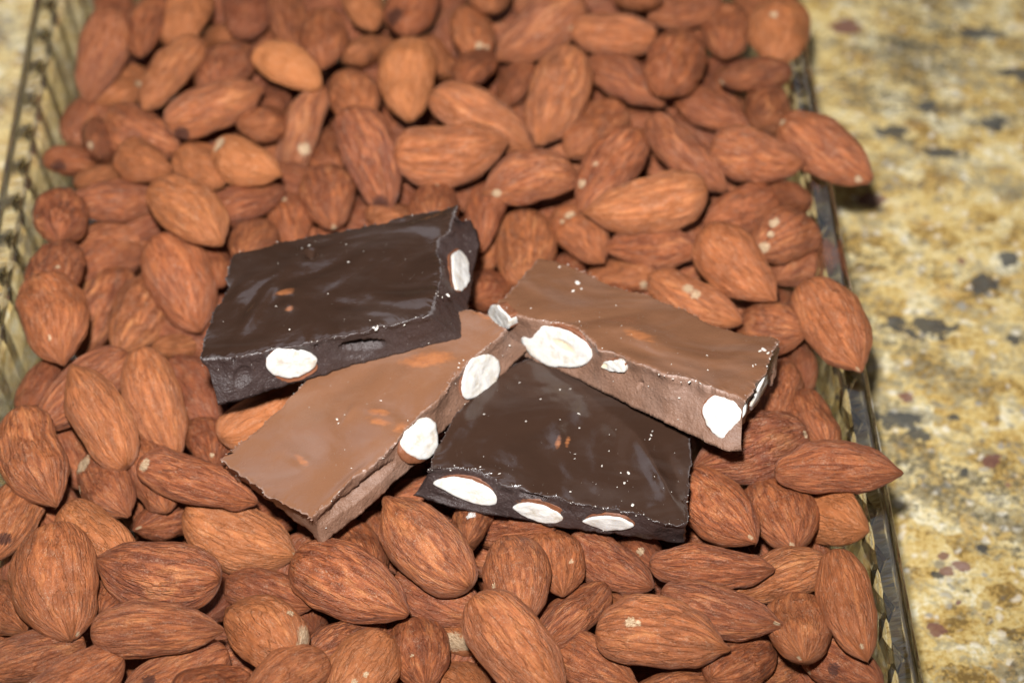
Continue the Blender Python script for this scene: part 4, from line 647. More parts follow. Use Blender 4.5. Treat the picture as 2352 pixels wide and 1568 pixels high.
# ------------------------------------------------------------------ almonds
def almond_geo(seed, L, W, T, chips, nu=46, nv=84):
    r = np.random.RandomState(seed)
    th = (np.arange(1, nu) / nu) * math.pi
    xi = -np.cos(th); v = np.arange(nv) / nv * 2 * math.pi
    X, Vv = np.meshgrid(xi, v, indexing='ij')
    sharp = r.uniform(-0.05, 0.24); shriv = r.uniform(0.6, 1.7)
    prof = (1 - np.abs(X) ** 2.15) ** 0.5 * (1 - r.uniform(.08, .19) * X)
    prof = np.where(X > 0, prof * (1 - X ** 2) ** (sharp * sstep(0, 1, X)), prof * (1 - X ** 2) ** (-0.06 * sstep(0, 1, -X)))
    prof = prof / prof.max()
    # flatten a little, keel along the edge, tiny tip
    ex = r.uniform(0.86, 1.0)
    cy, cz = np.cos(Vv), np.sin(Vv)
    sy = np.sign(cy) * np.abs(cy) ** ex; sz = np.sign(cz) * np.abs(cz) ** r.uniform(0.92, 1.1)
    y = sy * prof * W / 2; z = sz * prof ** r.uniform(0.8, 0.95) * T / 2
    x = X * L / 2
    # curvature, skew and soft dents
    y = y + r.uniform(-0.12, 0.12) * W * (1 - X ** 2) + r.uniform(-.06, .06) * W * X
    z = z + r.uniform(-0.05, 0.05) * T * (1 - X ** 2)
    P = np.stack([x, y, z], -1)
    dent = vnoise(P, 0.13, seed) * 0.8 + vnoise(P, 0.34, seed + 3) * 0.32
    # lengthwise grooves
    warp = 0.5 * vnoise(np.stack([X * 1.6, np.cos(Vv), np.sin(Vv)], -1), 1.3, seed + 9)
    U3 = np.stack([np.cos(Vv + warp) * 4.6, np.sin(Vv + warp) * 4.6, X * 0.75], -1)
    g1 = 1 - np.abs(vnoise(U3, 1.0, seed + 21)) * 2.6
    g2 = 1 - np.abs(vnoise(U3 * np.array([2.3, 2.3, 2.0]), 1.0, seed + 33)) * 2.6
    gr = np.clip(0.65 * np.maximum(g1, -0.4) + 0.35 * np.maximum(g2, -0.4), -1, 1)
    fade = sstep(0.0, 0.35, 1 - np.abs(X))
    crease = vnoise(P, 1.1, seed + 50) * 0.05
    nrm = np.stack([X * 0.3 / L, cy / W, cz / T], -1); nrm /= np.linalg.norm(nrm, axis=-1, keepdims=True)
    d = dent * fade - 0.15 * shriv * gr * fade + 0.16 * shriv * vnoise(U3 * np.array([.55, .55, .6]), 1.0, seed + 71) * fade + crease * shriv + 0.06 * vnoise(P, 2.2, seed + 60)
    chip = np.zeros(P.shape)
    unitp = np.stack([X, np.cos(Vv) * np.sqrt(1 - X ** 2), np.sin(Vv) * np.sqrt(1 - X ** 2)], -1)
    for (cx, cyy, czz, rad, kind) in chips:
        q = (unitp - np.array([cx, cyy, czz])) * np.array([L / 2, W / 2, T / 2])
        dist = np.linalg.norm(q, axis=-1)
        m = 1 - sstep(rad * 0.2, rad * (1.55 if rad < .9 else 1.9), dist)
        k = {'c': 0, 'd': 1, 'w': 2}[kind]
        chip[..., k] = np.maximum(chip[..., k], m)
        if kind == 'c': d = d - 0.22 * sstep(0.4, 0.6, m)
    nub = sstep(0.93, 1.0, X); P = P + nrm * d[..., None]; P[..., 0] += nub * r.uniform(0.2, 1.0)
    verts = np.concatenate([P.reshape(-1, 3), [[-L / 2 * 0.985, 0, 0], [L / 2 + 0.9, r.uniform(-.03, .03) * W, 0]]])
    groove = np.concatenate([(0.5 - 0.5 * gr * fade).ravel(), [.5, .5]])
    grain = np.concatenate([np.stack([np.cos(Vv), np.sin(Vv), X], -1).reshape(-1, 3), [[0, 0, -1], [0, 0, 1]]])
    chipa = np.concatenate([chip.reshape(-1, 3), [chip[0].mean(0), chip[-1].mean(0)]])
    faces = []
    for i in range(nu - 2):
        for j in range(nv):
            k = (j + 1) % nv
            faces.append((i * nv + j, (i + 1) * nv + j, (i + 1) * nv + k, i * nv + k))
    a, b = (nu - 1) * nv, (nu - 1) * nv + 1
    for j in range(nv):
        k = (j + 1) % nv
        faces.append((a, j, k)); faces.append((b, (nu - 2) * nv + k, (nu - 2) * nv + j))
    return verts, faces, {'groove': groove, 'grain': grain, 'chip': chipa}
def place(o, P, a, n):
    a = unit(np.array(a)); n = np.array(n); n = unit(n - (n @ a) * a); b = np.cross(n, a)
    M = Matrix.Identity(4)
    for i in range(3): M[i][0], M[i][1], M[i][2], M[i][3] = a[i], b[i], n[i], P[i] * MM
    o.matrix_world = M
for i, P, a, n, (L, W, T), tone, streak, label, chips in ALM:
    v, f, at = almond_geo(100 + i, L, W, T, chips)
    o = mesh_obj('almond', v, f, M_ALM, None, at)
    place(o, P, a, n)
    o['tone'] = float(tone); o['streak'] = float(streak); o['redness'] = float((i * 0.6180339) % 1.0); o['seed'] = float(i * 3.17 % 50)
    o['label'] = label; o['category'] = 'almond'; o['group'] = 'almonds heaped in the glass tray'
rf = random.Random(4)
protos = []
for k in range(8):
    v, f, at = almond_geo(900 + k, 23.5, 12.5, 8.2, [], 24, 30)
    o = mesh_obj('almond', v, f, M_ALM, None, at); protos.append(o)
for k, (P, a, n, L) in enumerate(FILL):
    if k < 8: o = protos[k]
    else: o = protos[k % 8].copy(); COL.objects.link(o)
    place(o, P, a, n)
    o['tone'] = rf.uniform(-.8, -.1); o['streak'] = rf.uniform(.2, .6); o['redness'] = rf.random(); o['seed'] = rf.uniform(0, 50)  # skin tones darkened to paint deeper shade into the gaps
    o['label'] = 'almond buried under the heap, showing only as a sliver in a gap'; o['category'] = 'almond'; o['group'] = 'almonds buried in the heap'
BV, BF, BA, nb_ = [], [], {'groove': [], 'grain': [], 'chip': []}, 0
rb = np.random.RandomState(3)
bp = [almond_geo(950 + k, 23.5, 12.5, 8.2, [], 14, 18) for k in range(4)]
ya, yb = at_z(1100, 1568, ZR) @ TA - 25, at_z(1100, -14, ZR) @ TA + 15
for gi, ux in enumerate(np.arange(xl + 25, xr - 22, 15.0)):
    for gj, uy in enumerate(np.arange(ya, yb, 15.0)):
        v, f, at_ = bp[rb.randint(4)]
        th = rb.uniform(0, 6.28); c_, s_ = math.cos(th), math.sin(th)
        q = v @ np.array([[c_, s_, 0], [-s_, c_, 0], [0, 0, 1]])
        BV.append(q + TX * (ux + rb.uniform(-2, 2)) + TA * (uy + rb.uniform(-2, 2)) + np.array([0, 0, rb.uniform(11.5, 16)]))
        BF += [tuple(nb_ + x for x in fc) for fc in f]; nb_ += len(v)
        for k_ in BA: BA[k_].append(at_[k_])
bed = mesh_obj('almond_bed', np.concatenate(BV), BF, M_ALM, None, {k_: np.concatenate(x) for k_, x in BA.items()})
bed['kind'] = 'stuff'; bed['label'] = 'lowest layer of almonds on the tray floor, glimpsed in dark gaps'; bed['category'] = 'almonds'
bed['tone'] = -.5; bed['streak'] = .3; bed['seed'] = 7.0; bed['redness'] = 0.5  # darkened tone adds painted shade at the bottom of the gaps
# ------------------------------------------------------------------ chocolate
def Z(ox, oy, s): return lambda x, y: (ox + x * s, oy + y * s)
Z1, Z2, Z3, Z4 = Z(430.7, 447.9, .3149), Z(1091, 574.2, .3174), Z(488.1, 689.1, .3663), Z(918.7, 803.9, .3052)
def slab(spec, zf, ctrl, mat, label, bumps, pockets, seed, films=(), wrough=0.14, root_name='chocolate_piece'):
    """ctrl: (top x, top y, bottom x, bottom y or None), in picture units; going round the face."""
    N = unit(np.array(spec['n'], float)); P0 = at_z(*spec['a'], spec['z']); t = spec['t']; Pb = P0 - N * t
    tops, bots, vis = [], [], []
    for c in ctrl:
        T3 = at_plane(*zf(c[0], c[1]), P0, N)
        B3 = at_plane(*zf(c[2], c[3]), P0 - N * t * (c[4] if len(c) > 4 else 1.0), N) if c[2] is not None else T3 - N * t
        tops.append(T3); bots.append(B3)
    tops, bots = np.array(tops), np.array(bots)
    if np.dot(np.cross(tops, np.roll(tops, -1, 0)).sum(0), N) < 0: pass
    # densify
    seg = np.linalg.norm(np.roll(tops, -1, 0) - tops, axis=1) + 0.5 * np.linalg.norm(np.roll(bots, -1, 0) - bots, axis=1) + 0.2
    cum = np.concatenate([[0], np.cumsum(seg)]); n = int(cum[-1] / 0.34)
    s = np.arange(n) / n * cum[-1]; k = np.clip(np.searchsorted(cum, s, 'right') - 1, 0, len(seg) - 1); f = ((s - cum[k]) / seg[k])[:, None]
    kn = (k + 1) % len(tops)
    Tt = tops[k] * (1 - f) + tops[kn] * f; Bb = bots[k] * (1 - f) + bots[kn] * f
    for _ in range(2):
        Tt = 0.5 * Tt + 0.25 * (np.roll(Tt, 1, 0) + np.roll(Tt, -1, 0)); Bb = 0.5 * Bb + 0.25 * (np.roll(Bb, 1, 0) + np.roll(Bb, -1, 0))
    cen = tops.mean(0); cen = cen - ((cen - P0) @ N) * N
    outw = Tt - cen; tang = np.roll(Bb + Tt, -1, 0) - np.roll(Bb + Tt, 1, 0); tang /= np.linalg.norm(tang, axis=1, keepdims=True)
    down = Bb - Tt
    wn = np.cross(tang, down); wn /= np.linalg.norm(wn, axis=1, keepdims=True)
    wn *= np.sign((wn * outw).sum(1, keepdims=True))
    jag = fbm(Tt, 0.42, seed, 4, 0.6) * 0.48
    Tj = Tt + wn * jag[:, None]
    Ts = Tt.copy()
    for _ in range(30): Ts = 0.5 * Ts + 0.25 * (np.roll(Ts, 1, 0) + np.roll(Ts, -1, 0))
    Ts2, Bs2 = Tt.copy(), Bb.copy()
    for _ in range(6): Ts2 = 0.5 * Ts2 + 0.25 * (np.roll(Ts2, 1, 0) + np.roll(Ts2, -1, 0)); Bs2 = 0.5 * Bs2 + 0.25 * (np.roll(Bs2, 1, 0) + np.roll(Bs2, -1, 0))
    wd = wn.copy()
    for _ in range(10): wd = 0.5 * wd + 0.25 * (np.roll(wd, 1, 0) + np.roll(wd, -1, 0))
    wd /= np.linalg.norm(wd, axis=1, keepdims=True); wn = wd
    Bj = Bb + wn * (fbm(Bb, 0.5, seed + 5, 4, 0.6) * 0.28)[:, None]
    M1, M2 = 84, 18
    e1, e2 = unit(np.cross(N, [0, 1, 0.3])), None; e2 = np.cross(N, e1)
    rs = 1 - (np.arange(M1) / M1) ** 1.0
    rs = np.concatenate([[1.0, 0.994, 0.982, 0.965], np.linspace(0.94, 0.03, M1 - 4)])
    def topz(P):
        px = pixv(P); h = fbm(P, 0.045, seed + 7, 3) * 0.35
        for (bx, by, sx, sy, ang, hh) in bumps:
            cx, cy = zf(bx, by); q = (px - np.array([cx, cy])) / (zf(1, 0)[0] - zf(0, 0)[0])
            ca, sa = math.cos(math.radians(ang)), math.sin(math.radians(ang))
            u = (q[..., 0] * ca + q[..., 1] * sa) / sx; w = (-q[..., 0] * sa + q[..., 1] * ca) / sy
            h = h + hh * np.exp(-(u * u + w * w))
        return h
    V, W_, E_ = [], [], []; nr0 = len(rs)
    for r in rs:
        k_ = float(np.clip((r - 0.90) / 0.08, 0, 1)); ring = cen + (Tj * k_ + Ts * (1 - k_) - cen) * r
        h = topz(ring)
        edge = np.clip((r - 0.955) / 0.045, 0, 1)
        h = h - (0.18 + 0.22 * fbm(ring, 0.7, seed + 11, 3)) * edge ** 2
        V.append(ring + N * h[:, None]); W_.append(np.full(n, edge ** 6 * 0.5)); E_.append(np.full(n, edge))
    V.append(cen[None] + N * topz(cen[None])[:, None]); W_.append([0]); E_.append([0])
    top0 = V[0]
    for q in range(1, M2 + 1):
        v = q / M2
        kk = max(0, 1 - v * 4); kb = max(0, (v - 0.85) / 0.15); base = (top0 * kk + (Ts2 - N * 0.2) * (1 - kk)) * (1 - v) + (Bj * kb + Bs2 * (1 - kb)) * v
        env = math.sin(math.pi * v) ** 0.7
        d = (fbm(base, 0.14, seed + 13, 2, 0.5) * 0.5 + fbm(base, 0.55, seed + 14, 4, 0.6) * wrough) * env - 0.25 * env - 0.32 * sstep(0.10, 0.20, v + 0.09 * vnoise(base, 0.35, seed + 19))
        px = pixv(base)
        for (bx, by, sx, sy, ang, dp) in pockets:
            cx, cy = zf(bx, by); qq = (px - np.array([cx, cy])) / (zf(1, 0)[0] - zf(0, 0)[0])
            ca, sa = math.cos(math.radians(ang)), math.sin(math.radians(ang))
            u = (qq[:, 0] * ca + qq[:, 1] * sa) / sx; w = (-qq[:, 0] * sa + qq[:, 1] * ca) / sy
            d = d - dp * np.sqrt(np.clip(1 - u * u - w * w, 0, 1))
        V.append(base + wn * d[:, None]); W_.append(np.ones(n)); E_.append(np.full(n, max(0, 1 - v * 7)))
    bc = Bj.mean(0); V.append(bc[None]); W_.append([1]); E_.append([0])
    V = np.concatenate(V)
    pxv = pixv(V); film = np.zeros(len(V))
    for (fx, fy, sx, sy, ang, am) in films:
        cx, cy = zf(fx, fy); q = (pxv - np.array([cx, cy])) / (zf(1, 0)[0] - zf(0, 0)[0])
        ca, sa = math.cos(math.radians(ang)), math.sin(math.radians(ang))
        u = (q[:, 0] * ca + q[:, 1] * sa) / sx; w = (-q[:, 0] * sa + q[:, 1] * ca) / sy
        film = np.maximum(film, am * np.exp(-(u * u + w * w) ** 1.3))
    film[nr0 * n + 1:] = 0
    W_ = np.concatenate(W_); E_ = np.concatenate(E_)
    Fc = []
    nr = len(rs)
    for q in range(nr - 1):
        for i in range(n):
            j = (i + 1) % n; Fc.append((q * n + i, q * n + j, (q + 1) * n + j, (q + 1) * n + i))
    ci = nr * n
    for i in range(n): Fc.append(((nr - 1) * n + i, (nr - 1) * n + (i + 1) % n, ci))
    b0 = ci + 1
    for q in range(M2):
        for i in range(n):
            j = (i + 1) % n
            a0, a1 = (i, j) if q == 0 else (b0 + (q - 1) * n + i, b0 + (q - 1) * n + j)
            Fc.append((a0, b0 + q * n + i, b0 + q * n + j, a1))
    bi = len(V) - 1
    for i in range(n): Fc.append((b0 + (M2 - 1) * n + (i + 1) % n, b0 + (M2 - 1) * n + i, bi))
    # consistent outward winding
    a, b, c = (V[x] for x in Fc[nr * n // 2][:3])
    if np.dot(np.cross(b - a, c - a), N) < 0: Fc = [x[::-1] for x in Fc]
    loc = Bj.mean(0)
    root = bpy.data.objects.new(root_name, None); COL.objects.link(root); root.location = loc * MM; root.empty_display_size = 0.01
    root['label'] = label; root['category'] = 'chocolate'; root['group'] = 'broken pieces of almond chocolate'
    o = mesh_obj('chocolate_slab', V - loc, Fc, mat, root, {'wall': W_, 'edge': E_, 'film': film})
    S = dict(shard=M_SHD if mat is M_DARK else M_SHM, N=N, P0=P0, zf=zf, Tt=top0, Bb=Bj, wn=wn, root=root, loc=loc, topz=topz, tops=tops, k=zf(1, 0)[0] - zf(0, 0)[0], pT=pixv(top0), pB=pixv(Bj), cen=cen, n=n)
    return S
def on_wall(S, x, y):
    p = np.array(S['zf'](x, y)); a, b = S['pT'], S['pB']; ab = b - a
    v = ((p - a) * ab).sum(1) / (ab * ab).sum(1); vc = np.clip(v, -0.15, 1.15)
    d = np.linalg.norm(a + ab * vc[:, None] - p, axis=1)
    out2 = (S['wn'] @ CF) < 0.35
    d = d + np.where(out2, 0, 500); i = int(np.argmin(d))
    return S['Tt'][i] * (1 - vc[i]) + S['Bb'][i] * vc[i], S['wn'][i]
def blob(name, base, nrm, proud, mat, parent, loc, seed, sink=1.8, rough=0.25, bulge=0.8, hollow=None, m=56, rings=12, scale=1.0):
    """a chunk whose face fills the polygon `base` and whose flanks run back into the chocolate"""
    base = np.array(base); c = base.mean(0); base = c + (base - c) * scale
    seg = np.linalg.norm(np.roll(base, -1, 0) - base, axis=1); cum = np.concatenate([[0], np.cumsum(seg)])
    s = np.arange(m) / m * cum[-1]; k = np.clip(np.searchsorted(cum, s, 'right') - 1, 0, len(seg) - 1); f = ((s - cum[k]) / seg[k])[:, None]
    B = base[k] * (1 - f) + base[(k + 1) % len(base)] * f
    for _ in range(2): B = 0.5 * B + 0.25 * (np.roll(B, 1, 0) + np.roll(B, -1, 0))
    B = B + (B - c) / np.linalg.norm(B - c, axis=1, keepdims=True) * (fbm(B, 0.9, seed, 3, 0.6) * 0.16)[:, None]
    V, H = [], []
    V.append(c + (B - c) * 0.96 - nrm * sink); V.append(B - nrm * 0.25); H += [np.zeros(m)] * 2
    hol = np.array(hollow) if hollow is not None else None
    for q in range(rings):
        r = 1 - q / rings
        r = r * 0.985
        ring = c + (B - c) * r
        h = proud + bulge * (1 - r ** 2.2) * 0.6 + (fbm(ring, 0.40, seed + 3, 3, 0.5) * 0.8 - np.abs(vnoise(ring, 0.6, seed + 8)) * 0.8 + 0.25) * rough - (0.12 if q == 0 else 0)
        hv = np.zeros(m)
        if hol is not None:
            pr = pixv(ring); x0, y0, sx, sy, ang, dp = hol
            ca, sa = math.cos(math.radians(ang)), math.sin(math.radians(ang))
            u = ((pr[:, 0] - x0) * ca + (pr[:, 1] - y0) * sa) / sx; w = (-(pr[:, 0] - x0) * sa + (pr[:, 1] - y0) * ca) / sy
            hv = 1 - sstep(0.75, 1.05, np.sqrt(u * u + w * w)); h = h - dp * hv
        V.append(ring + nrm * h[:, None]); H.append(hv)
    V.append(c[None] + nrm * (V[-1] - c).dot(nrm).mean()); H.append([H[-1].mean()])
    n = len(V) - 1; V = np.concatenate(V); Fc = []
    for q in range(n - 1):
        for i in range(m): j = (i + 1) % m; Fc.append((q * m + i, q * m + j, (q + 1) * m + j, (q + 1) * m + i))
    for i in range(m): Fc.append(((n - 1) * m + i, (n - 1) * m + (i + 1) % m, n * m))
    a, b, cc = (V[x] for x in Fc[-1])
    if np.dot(np.cross(b - a, cc - a), nrm) < 0: Fc = [x[::-1] for x in Fc]
    return mesh_obj(name, V - loc, Fc, mat, parent, {'hollow': np.concatenate(H)})
def cut_nut(S, poly, skin, seed, label=None, proud=0.14, hollow=None, rough=0.2, bulge=0.14, tilt=0.0):
    pts, nn = zip(*[on_wall(S, *p) for p in poly]); pts = np.array(pts); nn = unit(np.array(nn).mean(0))
    nn = unit(nn + S['N'] * tilt)
    # flatten onto the mean plane of the break, along the line of sight
    c = pts.mean(0); pts = np.array([at_plane(*S['zf'](*p), c, nn) for p in poly])
    hl = None
    if hollow: x, y = S['zf'](hollow[0], hollow[1]); hl = (x, y, hollow[2] * S['k'], hollow[3] * S['k'], hollow[4], hollow[5])
    o = blob('cut_almond', pts, nn, proud, M_FLESH, S['root'], S['loc'], seed, hollow=hl, rough=rough, bulge=bulge)
    if label: o['label'] = label
    sp = np.array([at_plane(*S['zf'](*p), c, nn) for p in skin])
    blob('almond_skin', sp, nn, proud - 0.34, M_SKIN, o, S['loc'], seed + 2, rough=0.1, bulge=0.0, rings=4, scale=0.955)
    return o
def grow(poly, dx=0, dy=0, f=1.07):
    c = np.mean(poly, 0); return [(c[0] + (p[0] - c[0]) * f + dx, c[1] + (p[1] - c[1]) * f + dy) for p in poly]
def crumbs(S, spots, nface, nedge, seed, mat):
    r = random.Random(seed); V, Fc = [], []
    t = (1 + 5 ** .5) / 2
    iv = np.array([(-1, t, 0), (1, t, 0), (-1, -t, 0), (1, -t, 0), (0, -1, t), (0, 1, t), (0, -1, -t), (0, 1, -t), (t, 0, -1), (t, 0, 1), (-t, 0, -1), (-t, 0, 1)]) / 1.9
    fi = [(0, 11, 5), (0, 5, 1), (0, 1, 7), (0, 7, 10), (0, 10, 11), (1, 5, 9), (5, 11, 4), (11, 10, 2), (10, 7, 6), (7, 1, 8), (3, 9, 4), (3, 4, 2), (3, 2, 6), (3, 6, 8), (3, 8, 9), (4, 9, 5), (2, 4, 11), (6, 2, 10), (8, 6, 7), (9, 8, 1)]
    def add(p, size, nrm):
        sc3 = np.array([r.uniform(.5, 2.1), r.uniform(.4, 1.2), r.uniform(.3, .6)]) * size
        b = len(V); q = iv * sc3 * np.array([[r.uniform(.7, 1.2)] for _ in iv])
        a = r.uniform(0, 6.28); q = q @ np.array([[math.cos(a), -math.sin(a), 0], [math.sin(a), math.cos(a), 0], [0, 0, 1]])
        V.extend((p + nrm * size * .3 + q).tolist()); Fc.extend([tuple(b + x for x in f) for f in fi])
    for (x, y, s) in spots:
        p = at_plane(*S['zf'](x, y), S['P0'], S['N']); p = p + S['N'] * float(S['topz'](p[None])[0]); add(p, s * .8, S['N'])
    for _ in range(nface):
        i = r.randrange(S['n']); q = math.sqrt(r.random()) * .97
        p = S['cen'] + (S['Tt'][i] - S['cen']) * q
        if vnoise(p[None], 0.13, seed + 3)[0] + 0.6 * vnoise(p[None], 0.5, seed + 4)[0] < r.uniform(-.25, .9): continue
        p = p - ((p - S['P0']) @ S['N']) * S['N']
        p = p + S['N'] * float(S['topz'](p[None])[0]); add(p, 0.03 + 0.14 * r.random() ** 6, S['N'])
    for _ in range(nedge):
        i = r.randrange(S['n'])
        if vnoise(S['Tt'][i][None], 0.12, seed)[0] < r.uniform(-.5, .7): continue
        v = r.uniform(-.03, .06) if r.random() < .7 else r.random()
        p = S['Tt'][i] * (1 - v) + S['Bb'][i] * v + S['wn'][i] * 0.02; add(p, 0.04 + 0.16 * r.random() ** 4, unit(S['N'] + S['wn'][i]))
    nb = len(Fc)
    o = mesh_obj('crumb', np.array(V) - S['loc'], Fc, mat, S['root'], smooth=False); o['kind'] = 'stuff'
    # brown shards along the broken rim
    V.clear(); Fc.clear()
    for _ in range(420):
        i = r.randrange(S['n']); v = r.uniform(-.04, .10)
        if vnoise(S['Tt'][i][None], 0.2, seed + 9)[0] < r.uniform(-.6, .6): continue
        add(S['Tt'][i] * (1 - v) + S['Bb'][i] * v + S['wn'][i] * r.uniform(-.5, .05), 0.09 + 0.26 * r.random() ** 3, unit(S['N'] + S['wn'][i] * .4))
    o2 = mesh_obj('shard', np.array(V) - S['loc'], Fc, S['shard'], S['root'], smooth=False); o2['kind'] = 'stuff'
    return o
SPEC = {'dark1': {'a': [700, 700], 'z': 63, 'n': [-0.16, 0.2, 1], 't': 10.5}, 'milk2': {'a': [850, 930], 'z': 55.5, 'n': [-0.12, -0.05, 1], 't': 9.5}, 'milk3': {'a': [1440, 760], 'z': 60.5, 'n': [0.04, 0.3, 1], 't': 11}, 'dark4': {'a': [1290, 1005], 'z': 50.5, 'n': [0.0, 0.03, 1], 't': 8.5}}
_ = None
# rear dark piece
D1 = slab(SPEC['dark1'], Z1, [(90, 1180, 215, 1535), (280, 1180, 320, 1518), (400, 1170, 430, 1490), (600, 1120, 620, 1425), (800, 1090, 800, 1375), (1000, 1040, 1000, 1315), (1180, 1008, 1190, 1252), (1350, 970, 1400, 1200), (1600, 910, 1680, 1130), (1760, 870, 2010, 1050),
    (1800, 800, 2035, 950), (1830, 700, 2060, 800), (1838, 580, 2085, 680), (1840, 470, 2100, 560, .92), (1815, 390, 2125, 460, .8), (1830, 310, 2145, 340, .66), (1920, 260, 2110, 250, .5), (1940, 150, 2065, 165, .4), (1965, 78, _, _),
    (1850, 108, _, _), (1600, 140, _, _), (1400, 205, _, _), (1200, 245, _, _), (1000, 280, _, _), (850, 308, _, _), (600, 360, _, _), (480, 400, _, _), (350, 430, _, _), (320, 470, _, _), (270, 600, _, _), (292, 655, _, _), (240, 780, _, _), (190, 840, _, _), (140, 1030, _, _)],
    M_DARK, 'dark chocolate piece at the back, resting on the left milk chocolate piece',
    [(560, 770, 330, 50, -55, .5), (430, 830, 90, 40, -50, -.35), (720, 700, 90, 50, -10, .35), (740, 815, 60, 35, 0, .4), (898, 440, 42, 30, -15, -1.9), (890, 440, 78, 56, -15, .5), (1640, 170, 190, 30, -14, -.5), (300, 720, 60, 120, 10, -.5), (1250, 420, 300, 120, -20, .25), (1350, 800, 260, 150, -15, .3)],
    [(1280, 1112, 175, 40, -6, 2.6), (1230, 1160, 150, 45, -8, .7), (400, 1325, 85, 60, -50, 1.0), (950, 1128, 22, 14, 0, .8), (335, 1205, 14, 18, 0, .8)], 11, [(715, 705, 85, 26, -14, 1.0), (745, 828, 36, 20, -20, 1.0)], .16)
p = [(570, 1220), (600, 1160), (660, 1125), (760, 1115), (850, 1140), (920, 1170), (950, 1200), (940, 1250), (880, 1290), (800, 1330), (720, 1340), (640, 1320), (585, 1280)]
cut_nut(D1, p, [(562, 1215), (600, 1150), (680, 1115), (800, 1115), (910, 1160), (958, 1200), (955, 1285), (880, 1335), (800, 1372), (705, 1382), (640, 1330), (580, 1285)], 31)
p = [(1930, 430), (1990, 390), (2030, 430), (2050, 500), (2065, 600), (2050, 650), (2010, 695), (1960, 690), (1940, 620), (1930, 520)]
cut_nut(D1, p, [(1915, 420), (1960, 380), (2010, 380), (2045, 430), (2070, 600), (2050, 670), (2010, 710), (1945, 700), (1925, 620), (1915, 520)], 33)
crumbs(D1, [(1175, 500, .32), (1380, 978, .45), (1360, 972, .3), (650, 822, .16), (890, 375, .2), (1145, 912, .13), (655, 350, .25), (1900, 735, .4), (1860, 750, .25)], 120, 210, 51, M_WHITE)
# left milk piece
K2 = slab(SPEC['milk2'], Z3, [(45, 1000, 82, 1062), (150, 1080, 150, 1122), (300, 1190, 285, 1220), (370, 1240, 360, 1268), (450, 1270, 425, 1318), (540, 1320, 510, 1385), (585, 1348, 600, 1455), (620, 1362, 660, 1532),
    (655, 1335, 705, 1535), (700, 1290, 765, 1480), (800, 1195, 840, 1425), (870, 1110, 905, 1375), (940, 1080, 960, 1330), (1090, 960, 1060, 1240), (1160, 870, 1150, 1150), (1250, 765, 1290, 1030), (1420, 620, 1400, 880), (1490, 520, 1500, 780), (1560, 430, 1600, 680), (1630, 360, 1700, 590), (1700, 310, 1800, 500), (1775, 250, 1900, 400), (1840, 185, 2005, 290),
    (1730, 100, _, _), (1610, 50, _, _), (1400, 120, _, _), (1100, 220, _, _), (800, 360, _, _), (650, 440, _, _), (550, 535, _, _), (470, 620, _, _), (370, 720, _, _), (280, 815, _, _), (180, 900, _, _), (95, 965, _, _)],
    M_MILK, 'milk chocolate piece at front left, its far end under the dark one',
    [(1370, 380, 190, 90, -10, .9), (1300, 490, 180, 90, -10, .4), (1060, 740, 150, 60, 20, .6), (560, 1010, 120, 50, 30, .5), (700, 680, 140, 120, -30, -.4), (850, 720, 60, 20, -55, .35), (860, 1130, 200, 22, -42, .3), (600, 1150, 130, 90, 0, .3), (1010, 900, 180, 90, -20, .3)],
    [(960, 1180, 260, 34, -40, 1.6), (760, 1330, 130, 40, -48, .9)], 23, [(1345, 372, 190, 52, -8, 1.15), (1040, 700, 80, 26, 5, 1.0), (1050, 760, 80, 30, 12, .95), (1180, 800, 60, 40, -30, .8), (565, 1008, 66, 26, 38, .9), (1690, 95, 70, 20, 30, .9)], .07)
p = [(1570, 500), (1590, 420), (1640, 360), (1720, 338), (1780, 355), (1808, 400), (1800, 470), (1770, 550), (1700, 600), (1585, 625), (1565, 570)]
cut_nut(K2, p, grow(p, -4, 0, 1.05), 35)
p = [(1160, 900), (1190, 800), (1240, 750), (1340, 730), (1390, 770), (1405, 860), (1390, 950), (1330, 1005), (1270, 990), (1200, 950)]
cut_nut(K2, p, [(1155, 880), (1185, 800), (1240, 745), (1340, 726), (1395, 770), (1408, 860), (1395, 960), (1325, 1020), (1240, 1038), (1190, 1015), (1158, 950)], 36, proud=.9, bulge=1.1, tilt=.35)
crumbs(K2, [(1055, 630, .22), (605, 668, .2), (740, 535, .14), (830, 940, .14), (780, 745, .3), (790, 770, .25), (830, 720, .22), (1550, 405, .3), (1575, 385, .2), (1545, 430, .2), (1525, 525, .16)], 110, 210, 52, M_WHITE)
